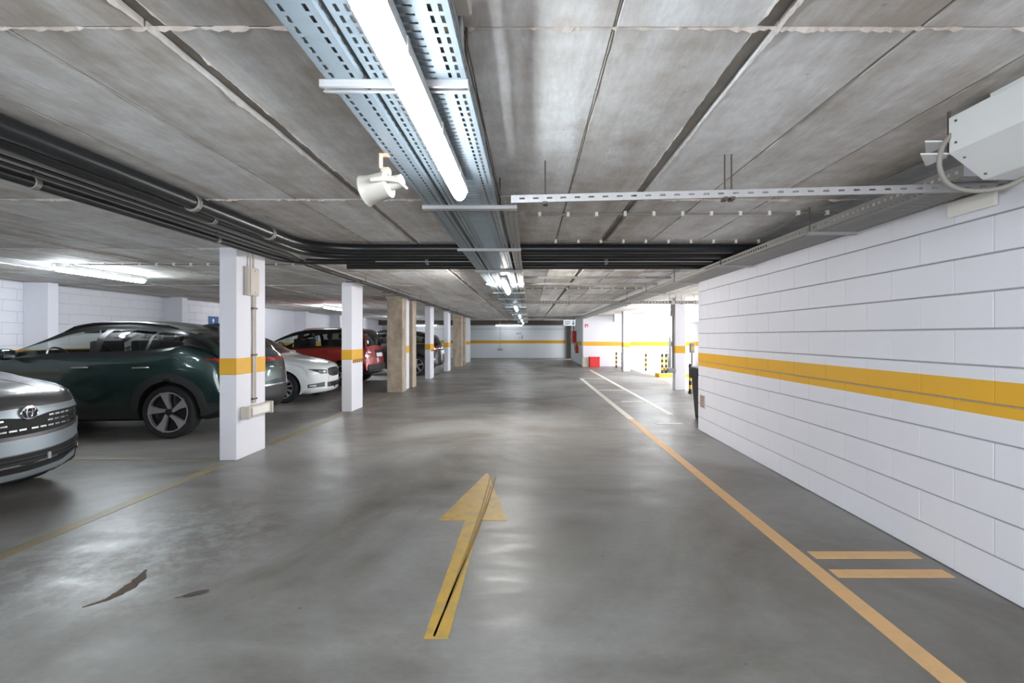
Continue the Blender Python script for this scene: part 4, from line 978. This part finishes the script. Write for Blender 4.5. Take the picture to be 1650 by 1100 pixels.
        MB().lathe([(rr*0.99, yo-sgn*0.02), (rr*0.99, yo-sgn*0.008), (rr*0.93, yo-sgn*0.008), (rr*0.92, yo-sgn*0.05)], 40, 'y', (x, 0, r), closed=True).build('rim_lip', M['rim_silver'], ty, smooth=True)
        mb = MB()
        for k in range(n):
            q = 2*PI*k/n+0.3; ca, sa = math.cos(q), math.sin(q)
            def P(u, v, dy): return (x+u*ca-v*sa, yo-sgn*dy, r+u*sa+v*ca)
            if style == 'blade':
                pf = [(0.16*rr, -0.05*rr), (0.95*rr, -0.42*rr), (0.97*rr, 0.05*rr), (0.55*rr, 0.02*rr), (0.16*rr, 0.10*rr)]
            elif style == 'multi':
                pf = [(0.12*rr, -0.035*rr), (0.95*rr, -0.10*rr), (0.95*rr, 0.10*rr), (0.12*rr, 0.035*rr)]
            else:
                pf = [(0.14*rr, -0.10*rr), (0.95*rr, -0.12*rr), (0.95*rr, 0.12*rr), (0.14*rr, 0.10*rr)]
            m_ = len(pf); vs = [P(u, v, 0.012+0.018*(1-u/rr)) for u, v in pf]+[P(u, v, 0.06) for u, v in pf]
            mb.add(vs, [tuple(range(m_)), tuple(range(2*m_-1, m_-1, -1))]+[(i, i+m_, (i+1) % m_+m_, (i+1) % m_) for i in range(m_)])
        mb.build('spokes', M['rim_silver'], ty)
        MB().lathe([(0.17*rr, yo-sgn*0.05), (0.17*rr, yo-sgn*0.022), (0.10*rr, yo-sgn*0.016)], 20, 'y', (x, 0, r)).build('hub_cap', M['rim_dark'] if style == 'blade' else M['rim_silver'], ty, smooth=True)
    def wheels(s, xs_, r, style, n=5):
        for x in xs_:
            for sg in (-1, 1): s.wheel(x, r, sg, style, n=n)
    def mirrors(s, x, z, mat, out=0.10):
        for sg, axn in ((1, 'left'), (-1, 'right')):
            h, d = s.ray(axn, x, z); y0 = h.y if h else sg*s.hw
            mb = MB(); vs = []; n = 12
            for i, (uy, sc) in enumerate(((-0.02, 0.35), (0.03, 0.5), (0.05, 0.85), (0.11, 1.0), (0.18, 0.95), (0.215, 0.6), (0.225, 0.2))):
                for k in range(n):
                    a = 2*PI*k/n; vs.append((x+0.065*sc*math.cos(a)*(1.1 if math.cos(a) > 0 else 0.6), y0+sg*(uy+out*0.2), z+0.05+0.075*sc*math.sin(a)))
            fs = [(i*n+k, i*n+(k+1) % n, (i+1)*n+(k+1) % n, (i+1)*n+k) for i in range(6) for k in range(n)]+[tuple(range(n)), tuple(6*n+k for k in range(n))]
            mb.add(vs, fs); m_ = mb.build('wing_mirror', M[mat], s.root, smooth=True)
            mb = MB().box(x-0.047, x-0.043, min(y0+sg*0.07, y0+sg*0.21), max(y0+sg*0.07, y0+sg*0.21), z+0.0, z+0.10); mb.build('mirror_glass', M['chrome'], m_)
    def handles(s, xs_, z, mat):
        for x in xs_:
            for sg, axn in ((1, 'left'), (-1, 'right')):
                h, d = s.ray(axn, x, z)
                if h is None: continue
                MB().tube([(x+0.10, h.y-sg*0.004, z), (x+0.085, h.y+sg*0.03, z+0.002), (x-0.085, h.y+sg*0.03, z+0.008), (x-0.10, h.y-sg*0.004, z+0.006)], [0.012, 0.014, 0.014, 0.012], 8).build('door_handle', M[mat], s.root, smooth=True)
    def rails(s, x0, x1, yo, mat):
        for sg in (-1, 1):
            pts = []
            for i in range(13):
                u = i/12; x = x0+(x1-x0)*u; hit = s.bvh.ray_cast(Vector((x, sg*yo, 3)), Vector((0, 0, -1))); z = hit[0].z if hit[0] else s.top(x)
                pts.append((x, sg*yo, z+0.032*min(1, 5*math.sin(PI*u))-0.006))
            MB().tube(pts, 0.014, 8).build('roof_rail', M[mat], s.root, smooth=True)
    def interior(s, xsf, xsr, z, dash, wheel=True):
        for x in xsf:
            for y in (-0.36, 0.36):
                st_ = boxobj('seat', M['seat_fabric'], x-0.10, x+0.04, y-0.23, y+0.23, z-0.2, z+0.42, s.root, bevel=0.04, seg=2)
                boxobj('headrest', M['seat_fabric'], x-0.12, x-0.03, y-0.12, y+0.12, z+0.45, z+0.62, st_, bevel=0.03, seg=2)
        for x in xsr:
            st_ = boxobj('rear_seat', M['seat_fabric'], x-0.10, x+0.06, -0.6, 0.6, z-0.2, z+0.40, s.root, bevel=0.04, seg=2)
            for y in (-0.42, 0.42): boxobj('headrest', M['seat_fabric'], x-0.10, x-0.02, y-0.12, y+0.12, z+0.42, z+0.56, st_, bevel=0.03, seg=2)
        boxobj('dashboard', M['trim_black'], dash-0.35, dash, -s.hw*0.78, s.hw*0.78, z-0.1, z+0.12, s.root, bevel=0.04, seg=2)
        if wheel:
            cx, cz = dash-0.45, z+0.16; pts = []
            for k in range(25):
                a = 2*PI*k/24; pts.append((cx+0.075*math.cos(a), 0.36+0.18*math.sin(a), cz+0.165*math.cos(a)))
            MB().tube(pts, 0.015, 7, cap=False).build('steering_wheel', M['trim_black'], s.root, smooth=True)
            boxobj('rear_view_mirror', M['trim_black'], dash-0.62, dash-0.58, -0.12, 0.12, s.top(-2.4)-0.17, s.top(-2.4)-0.10, s.root, bevel=0.01)
def lin(a, b, n): return [a+(b-a)*i/n for i in range(n+1)]

# --- dark green coupe-like crossover, rear towards the aisle
gc = Car('dark green crossover seen from the side, rear behind the nearest pillar', (-8.35, 7.53, 0), PI, 4.60, 0.93,
    top=[(0, .64), (-.02, .74), (-.06, .83), (-.2, .93), (-.6, 1.02), (-1.15, 1.075), (-1.35, 1.12), (-1.75, 1.33), (-2.1, 1.50), (-2.5, 1.565), (-2.9, 1.57), (-3.3, 1.535), (-3.75, 1.455), (-4.1, 1.36), (-4.28, 1.27), (-4.40, 1.13), (-4.5, 1.06), (-4.56, .95), (-4.6, .72)],
    belt=[(0, .55), (-.2, .80), (-.6, .95), (-1.2, 1.03), (-2, 1.075), (-3.0, 1.10), (-3.5, 1.14), (-3.85, 1.20), (-4.2, 1.14), (-4.45, 1.0), (-4.6, .62)],
    bot=[(0, .42), (-.03, .30), (-.15, .23), (-.6, .20), (-4.0, .22), (-4.45, .28), (-4.56, .36), (-4.6, .45)],
    plan=[(0, .90), (-.3, .96), (-.9, .99), (-2, 1.0), (-3.6, 1.0), (-4.2, .96), (-4.6, .90)], wheels=(-.93, -3.62), wr_=.348, paint='paint_green',
    windows=[(-1.42, -2.60), (-2.70, -3.30), (-3.34, -3.82)], wscreen=[-1.28, -2.12], rscreen=[-3.72, -4.36], roofw=.66, nb=.35, rb=.42, clad=.26)
gc.wheels((-.93, -3.62), .348, 'blade'); gc.mirrors(-1.62, 1.06, 'paint_green'); gc.handles((-2.48, -3.28), .93, 'chrome'); gc.rails(-2.0, -3.55, .60, 'trim_black'); gc.interior((-2.35,), (-3.2,), .86, -1.25)
for sg, axn in ((1, 'left'), (-1, 'right')):
    gc.patch('tail_lamp', axn, lin(-4.42, -4.08, 8), lambda u: 1.00+0.10*(u+4.42), lambda u: 1.04-0.02*(u+4.42)+0.02, 'lamp_red')
    gc.patch('arch_trim', axn, lin(-4.12, -3.12, 20), lambda u: .358+math.sqrt(max(0, .397**2-min(.397**2, (u+3.62)**2))), lambda u: .358+math.sqrt(max(0, .50**2-(u+3.62)**2)), 'plastic_black', nv=3)
    gc.patch('arch_trim', axn, lin(-1.43, -.43, 20), lambda u: .358+math.sqrt(max(0, .397**2-min(.397**2, (u+.93)**2))), lambda u: .358+math.sqrt(max(0, .50**2-(u+.93)**2)), 'plastic_black', nv=3)
    gc.patch('belt_trim', axn, lin(-1.5, -3.85, 24), lambda u: 1.045-0.03*(u+1.5)-0.006+(0.05*max(0, -u-3.3)), lambda u: 1.045-0.03*(u+1.5)+0.010+(0.05*max(0, -u-3.3)), 'trim_black', nv=1)
gc.patch('tail_light_bar', 'rear', lin(-.80, .80, 24), .985, 1.04, 'lamp_red'); gc.patch('rear_bumper', 'rear', lin(-.86, .86, 26), .40, .62, 'plastic_black'); gc.patch('bumper_chrome', 'rear', lin(-.84, .84, 26), .63, .65, 'chrome', nv=1)
MB().prism([(-3.50, 1.51), (-3.72, 1.46), (-3.74, 1.535), (-3.70, 1.54)], -0.03, 0.03, 'y').build('antenna_fin', M['trim_black'], gc.root, bevel=.006)
gc.patch('headlamp', 'front', lin(.45, .82, 8), lambda u: .76, lambda u: .84, 'lamp_glass'); gc.patch('headlamp', 'front', lin(-.82, -.45, 8), .76, .84, 'lamp_glass')

# --- white hatchback, nose towards the aisle
wc = Car('white hatchback with its nose pointing to the aisle', (-4.22, 10.97, 0), 0, 3.97, .87,
    top=[(0, .60), (-.015, .68), (-.05, .745), (-.15, .79), (-.4, .845), (-.85, .915), (-1.02, .945), (-1.35, 1.13), (-1.75, 1.34), (-2.1, 1.415), (-2.5, 1.42), (-3.2, 1.37), (-3.55, 1.29), (-3.8, 1.05), (-3.93, .9), (-3.97, .62)],
    belt=[(0, .48), (-.15, .68), (-.4, .76), (-1.0, .865), (-2, .91), (-3.2, .96), (-3.7, .95), (-3.97, .55)],
    bot=[(0, .26), (-.02, .20), (-.12, .165), (-.6, .16), (-3.4, .17), (-3.9, .24), (-3.97, .35)],
    plan=[(0, .92), (-.3, .975), (-.8, 1.0), (-3.0, 1.0), (-3.6, .97), (-3.97, .9)], wheels=(-.72, -3.19), wr_=.305, paint='paint_white',
    windows=[(-1.12, -2.15), (-2.23, -3.3)], wscreen=[-.98, -1.78], rscreen=[-3.45, -3.82], roofw=.68, nb=.42, rb=.25, clad=0)
wc.wheels((-.72, -3.19), .305, 'multi', 10); wc.mirrors(-1.35, .90, 'paint_white'); wc.handles((-2.1,), .80, 'paint_white'); wc.interior((-2.1,), (-2.9,), .72, -1.0)
def hl_lo(u): return .615+0.05*(abs(u)-.36)/.38
for sg in (-1, 1):
    us = lin(sg*.325, sg*.69, 18)
    wc.patch('headlamp', 'front', us, lambda u: .568+.105*max(0, (abs(u)-.47)/.22), lambda u: 0.650+.026*(abs(u)-.33)/.36, 'trim_black', nv=12, e=.014)
    wc.patch('headlamp_lens', 'front', lin(sg*.38, sg*.45, 5), .595, .632, 'lens_dark', nv=6, e=.022); wc.patch('headlamp_lens', 'front', lin(sg*.49, sg*.55, 5), lambda u: .618, lambda u: .642, 'lens_dark', nv=6, e=.022)
    f = wc.patch('fog_lamp_housing', 'front', lin(sg*.38, sg*.72, 8), lambda u: .295, lambda u: .395-.03*(abs(u)-.38)/.34, 'trim_black', e=.003)
    wc.patch('fog_lamp', 'front', lin(sg*.58, sg*.70, 5), .315, .350, 'lamp_glass', e=.008, parent=f)
gr = wc.patch('grille', 'front', lin(-.28, .28, 12), lambda u: .50+.06*(abs(u)/.28)**3, lambda u: .69-.03*(abs(u)/.28)**3, 'trim_black', nv=12, e=.010)
for z in (.53, .57, .61, .65): wc.patch('grille_slat', 'front', lin(-.25, .25, 8), z, z+.008, 'plastic_black', nv=1, e=.016, parent=gr)
wc.patch('lower_intake', 'front', lin(-.30, .30, 12), .285, .385, 'trim_black'); wc.patch('number_plate', 'front', lin(-.26, .26, 6), .415, .50, 'sign_white', e=.01)
for k in range(4):
    pts = [(0, 0, 0)]; cy = -.075+.05*k; h, d = wc.ray('front', cy, .625)
    pts = [(h.x+.014, cy+.03*math.cos(2*PI*q/16), .625+.03*math.sin(2*PI*q/16)) for q in range(17)]
    MB().tube(pts, .004, 6, cap=False).build('emblem_ring', M['chrome'], gr)
for axn in ('left', 'right'): wc.patch('side_crease', axn, lin(-.55, -3.3, 20), .745, .752, 'paint_white', nv=1, e=.003)

# --- red people carrier, rear towards the aisle
rc = Car('red people carrier with roof rails and its tail to the aisle', (-8.70, 14.62, 0), PI, 4.40, .88,
    top=[(0, .66), (-.02, .76), (-.07, .85), (-.25, .93), (-.7, 1.0), (-1.2, 1.06), (-1.4, 1.12), (-1.9, 1.38), (-2.35, 1.53), (-2.8, 1.585), (-3.5, 1.59), (-4.05, 1.555), (-4.17, 1.49), (-4.27, 1.25), (-4.33, 1.0), (-4.37, .85), (-4.4, .62)],
    belt=[(0, .58), (-.25, .84), (-1.2, .97), (-2.2, 1.0), (-3.8, 1.05), (-4.3, 1.0), (-4.4, .58)],
    bot=[(0, .42), (-.03, .28), (-.2, .22), (-3.9, .24), (-4.3, .30), (-4.4, .38)],
    plan=[(0, .9), (-.3, .97), (-.9, 1.0), (-3.6, 1.0), (-4.2, .97), (-4.4, .95)], wheels=(-.85, -3.62), wr_=.325, paint='paint_red',
    windows=[(-1.5, -2.35), (-2.45, -3.2), (-3.3, -3.85)], wscreen=[-1.32, -2.38], rscreen=[-4.12, -4.315], roofw=.76, nb=.38, rb=.16, clad=.22)
rc.wheels((-.85, -3.62), .325, 'five'); rc.mirrors(-1.65, 1.0, 'trim_black'); rc.handles((-2.3, -3.15), .93, 'paint_red'); rc.rails(-2.4, -3.95, .63, 'chrome'); rc.interior((-2.2,), (-3.05,), .86, -1.3)
for sg in (-1, 1):
    rc.patch('tail_lamp', 'rear', lin(sg*.62, sg*.84, 8), .72, 1.02, 'lamp_red', nv=6); rc.patch('tail_lamp_lens', 'rear', lin(sg*.66, sg*.82, 6), .78, .84, 'lamp_glass', e=.008, nv=2)
rc.patch('rear_bumper', 'rear', lin(-.84, .84, 24), .36, .57, 'plastic_black', e=.02); rc.patch('bumper_chrome', 'rear', lin(-.7, .7, 20), .375, .40, 'chrome', nv=1, e=.026)
pc = rc.patch('plate_recess', 'rear', lin(-.34, .34, 8), .74, .96, 'trim_black', e=.004); rc.patch('number_plate', 'rear', lin(-.26, .26, 6), .77, .88, 'sign_white', e=.010, parent=pc); rc.patch('tailgate_seam', 'rear', lin(-.7, .7, 16), .655, .662, 'trim_black', nv=1, e=.002)

# --- black estate / SUV, rear towards the aisle
bc = Car('black estate car with roof rails behind the fourth pillar', (-7.58, 18.1, 0), PI, 4.52, .92,
    top=[(0, .66), (-.02, .76), (-.07, .84), (-.25, .93), (-.7, 1.0), (-1.2, 1.06), (-1.4, 1.12), (-1.9, 1.38), (-2.3, 1.53), (-2.7, 1.58), (-3.3, 1.57), (-3.9, 1.47), (-4.2, 1.39), (-4.3, 1.30), (-4.42, 1.05), (-4.48, .9), (-4.52, .65)],
    belt=[(0, .58), (-.25, .84), (-1.2, .98), (-2.2, 1.02), (-3.8, 1.08), (-4.3, 1.02), (-4.52, .6)],
    bot=[(0, .42), (-.03, .28), (-.2, .22), (-3.9, .24), (-4.4, .32), (-4.52, .42)],
    plan=[(0, .9), (-.3, .97), (-.9, 1.0), (-3.6, 1.0), (-4.2, .97), (-4.52, .93)], wheels=(-.9, -3.74), wr_=.35, paint='paint_black',
    windows=[(-1.5, -2.35), (-2.45, -3.25), (-3.33, -4.0)], wscreen=[-1.32, -2.35], rscreen=[-4.2, -4.42], roofw=.72, nb=.38, rb=.25, clad=.22)
bc.wheels((-.9, -3.74), .35, 'five'); bc.mirrors(-1.65, 1.0, 'trim_black'); bc.rails(-2.3, -4.0, .62, 'trim_black'); bc.handles((-2.3, -3.2), .93, 'paint_black'); bc.interior((-2.2,), (-3.05,), .86, -1.3, False)
for sg in (-1, 1):
    bc.patch('tail_lamp', 'rear', lin(sg*.50, sg*.86, 8), .86, 1.0, 'lamp_red', nv=4); bc.patch('tail_lamp_lens', 'rear', lin(sg*.54, sg*.84, 6), .90, .94, 'lamp_glass', e=.008, nv=2); bc.patch('exhaust_trim', 'rear', lin(sg*.45, sg*.75, 6), .36, .42, 'chrome', e=.012, nv=2)
for axn in ('left', 'right'): bc.patch('window_chrome', axn, lin(-3.45, -4.02, 8), lambda u: 1.09-.0*(u), lambda u: 1.105, 'chrome', nv=1, e=.006)
bc.patch('number_plate', 'rear', lin(-.26, .26, 6), .74, .85, 'sign_white', e=.01)

# --- grey crossover in the foreground, nose towards the aisle
tc_ = Car('dark grey crossover at the left edge, nose and grille towards the aisle', (-3.93, 3.97, 0), 0, 4.18, .88,
    top=[(0, .68), (-.01, .76), (-.04, .83), (-.12, .885), (-.3, .93), (-.75, .985), (-1.05, 1.03), (-1.2, 1.08), (-1.6, 1.32), (-2.0, 1.52), (-2.4, 1.58), (-3.2, 1.56), (-3.75, 1.45), (-4.0, 1.2), (-4.12, 1.0), (-4.18, .7)],
    belt=[(0, .58), (-.1, .76), (-.3, .87), (-.75, .93), (-1.1, .99), (-2, 1.03), (-3.2, 1.08), (-3.8, 1.05), (-4.18, .6)],
    bot=[(0, .34), (-.02, .25), (-.1, .205), (-.6, .19), (-3.5, .2), (-4.1, .27), (-4.18, .36)],
    plan=[(0, .92), (-.25, .975), (-.8, 1.0), (-3.2, 1.0), (-3.8, .97), (-4.18, .9)], wheels=(-.82, -3.38), wr_=.335, paint='paint_grey',
    windows=[(-1.3, -2.25), (-2.35, -3.5)], wscreen=[-1.14, -2.0], rscreen=[-3.78, -4.05], roofw=.70, nb=.42, rb=.3, clad=.2)
tc_.wheels((-.82, -3.38), .335, 'five'); tc_.mirrors(-1.5, 1.0, 'paint_grey'); tc_.handles((-2.2, -3.0), .9, 'paint_grey'); tc_.interior((-2.1,), (-2.95,), .82, -1.1)
ug = tc_.patch('upper_grille', 'front', lin(-.62, .62, 30), lambda u: .575+.035*(abs(u)/.62)**2, lambda u: .735+.01*(abs(u)/.62), 'grille_black', e=.003)
for sg in (-1, 1):
    for r_, (z, a, b) in enumerate(((.695, .18, .56), (.655, .16, .58), (.612, .02, .60))):
        n = 6 if r_ < 2 else 8
        for k in range(n):
            u0 = a+(b-a)*k/n; u1 = u0+(b-a)/n*.78
            tc_.patch('grille_dash', 'front', lin(sg*u0, sg*u1, 3), z, z+.013, 'chrome', nv=1, e=.010, parent=ug)
    tc_.patch('headlamp', 'front', lin(sg*.60, sg*.82, 10), lambda u: .775+.02*(abs(u)-.6)/.22, lambda u: .845+.015*(abs(u)-.6)/.22, 'lamp_glass', nv=4, e=.006)
    tc_.patch('turn_signal', 'front', lin(sg*.66, sg*.82, 8), .715, .745, 'lamp_glass', nv=2, e=.006)
    tc_.patch('corner_trim', 'front', lin(sg*.61, sg*.66, 4), .52, .62, 'bumper_silver', nv=3, e=.012)
    tc_.patch('fog_lamp', 'front', lin(sg*.715, sg*.755, 4), .415, .455, 'lamp_glass', nv=2, e=.008)
    tc_.patch('bumper_lip', 'front', lin(sg*.70, sg*.82, 6), lambda u: .315, lambda u: .335+.025*(abs(u)-.7)/.12, 'chrome', nv=1, e=.010)
br = tc_.patch('chrome_bar', 'front', lin(-.60, .60, 26), lambda u: .728-.028*math.exp(-(u/.13)**2), lambda u: .785-.01*(abs(u)/.6), 'bumper_silver', nv=4, e=.010)
tc_.patch('bumper_panel', 'front', lin(-.66, .66, 28), lambda u: .435+.035*(abs(u)/.66)**2, lambda u: .545+.03*(abs(u)/.66)**2, 'bumper_silver', nv=4, e=.008)
lg = tc_.patch('lower_grille', 'front', lin(-.68, .68, 28), lambda u: .295+.05*(abs(u)/.68)**2, lambda u: .425+.03*(abs(u)/.68)**2, 'grille_black', nv=4, e=.004)
for z in (.33, .36, .39): tc_.patch('lower_slat', 'front', lin(-.6, .6, 22), lambda u, z=z: z+.03*(u/.68)**2, lambda u, z=z: z+.008+.03*(u/.68)**2, 'plastic_black', nv=1, e=.012, parent=lg)
tc_.patch('tow_cover', 'front', lin(.16, .19, 2), .345, .40, 'bumper_silver', nv=2, e=.014, parent=lg)
tc_.patch('skid_plate', 'front', lin(-.6, .6, 24), lambda u: .235+.04*(abs(u)/.6)**2, lambda u: .285+.045*(abs(u)/.6)**2, 'bumper_silver', nv=2, e=.006)
h, d = tc_.ray('front', 0, .745); ex0 = h.x+.02
def oval(cy, cz, ry, rz, r, parent, name='emblem_ring'):
    pts = [(ex0, cy+ry*math.cos(2*PI*q/28), cz+rz*math.sin(2*PI*q/28)) for q in range(29)]
    return MB().tube(pts, r, 7, cap=False).build(name, M['chrome'], parent, smooth=True)
mb = MB().lathe([(1.0, ex0-.02), (1.0, ex0-.006)], 28, 'x'); mb.v = [(a, b*.064, c*.047+.745) for a, b, c in mb.v]
em = mb.build('emblem', M['text_dark'], tc_.root)
oval(0, .745, .066, .049, .006, em); oval(0, .745, .022, .045, .005, em); oval(0, .766, .045, .018, .005, em)
for sg in (-1, 1):
    pts = []
    for i in range(13):
        u = i/12; x = -.16-.85*u; y = sg*(.30+.22*u)
        hit = tc_.bvh.ray_cast(Vector((x, y, 3)), Vector((0, 0, -1))); pts.append((x, y, hit[0].z-.002))
    MB().tube(pts, .007, 6).build('bonnet_crease', M['paint_grey'], tc_.root, smooth=True)
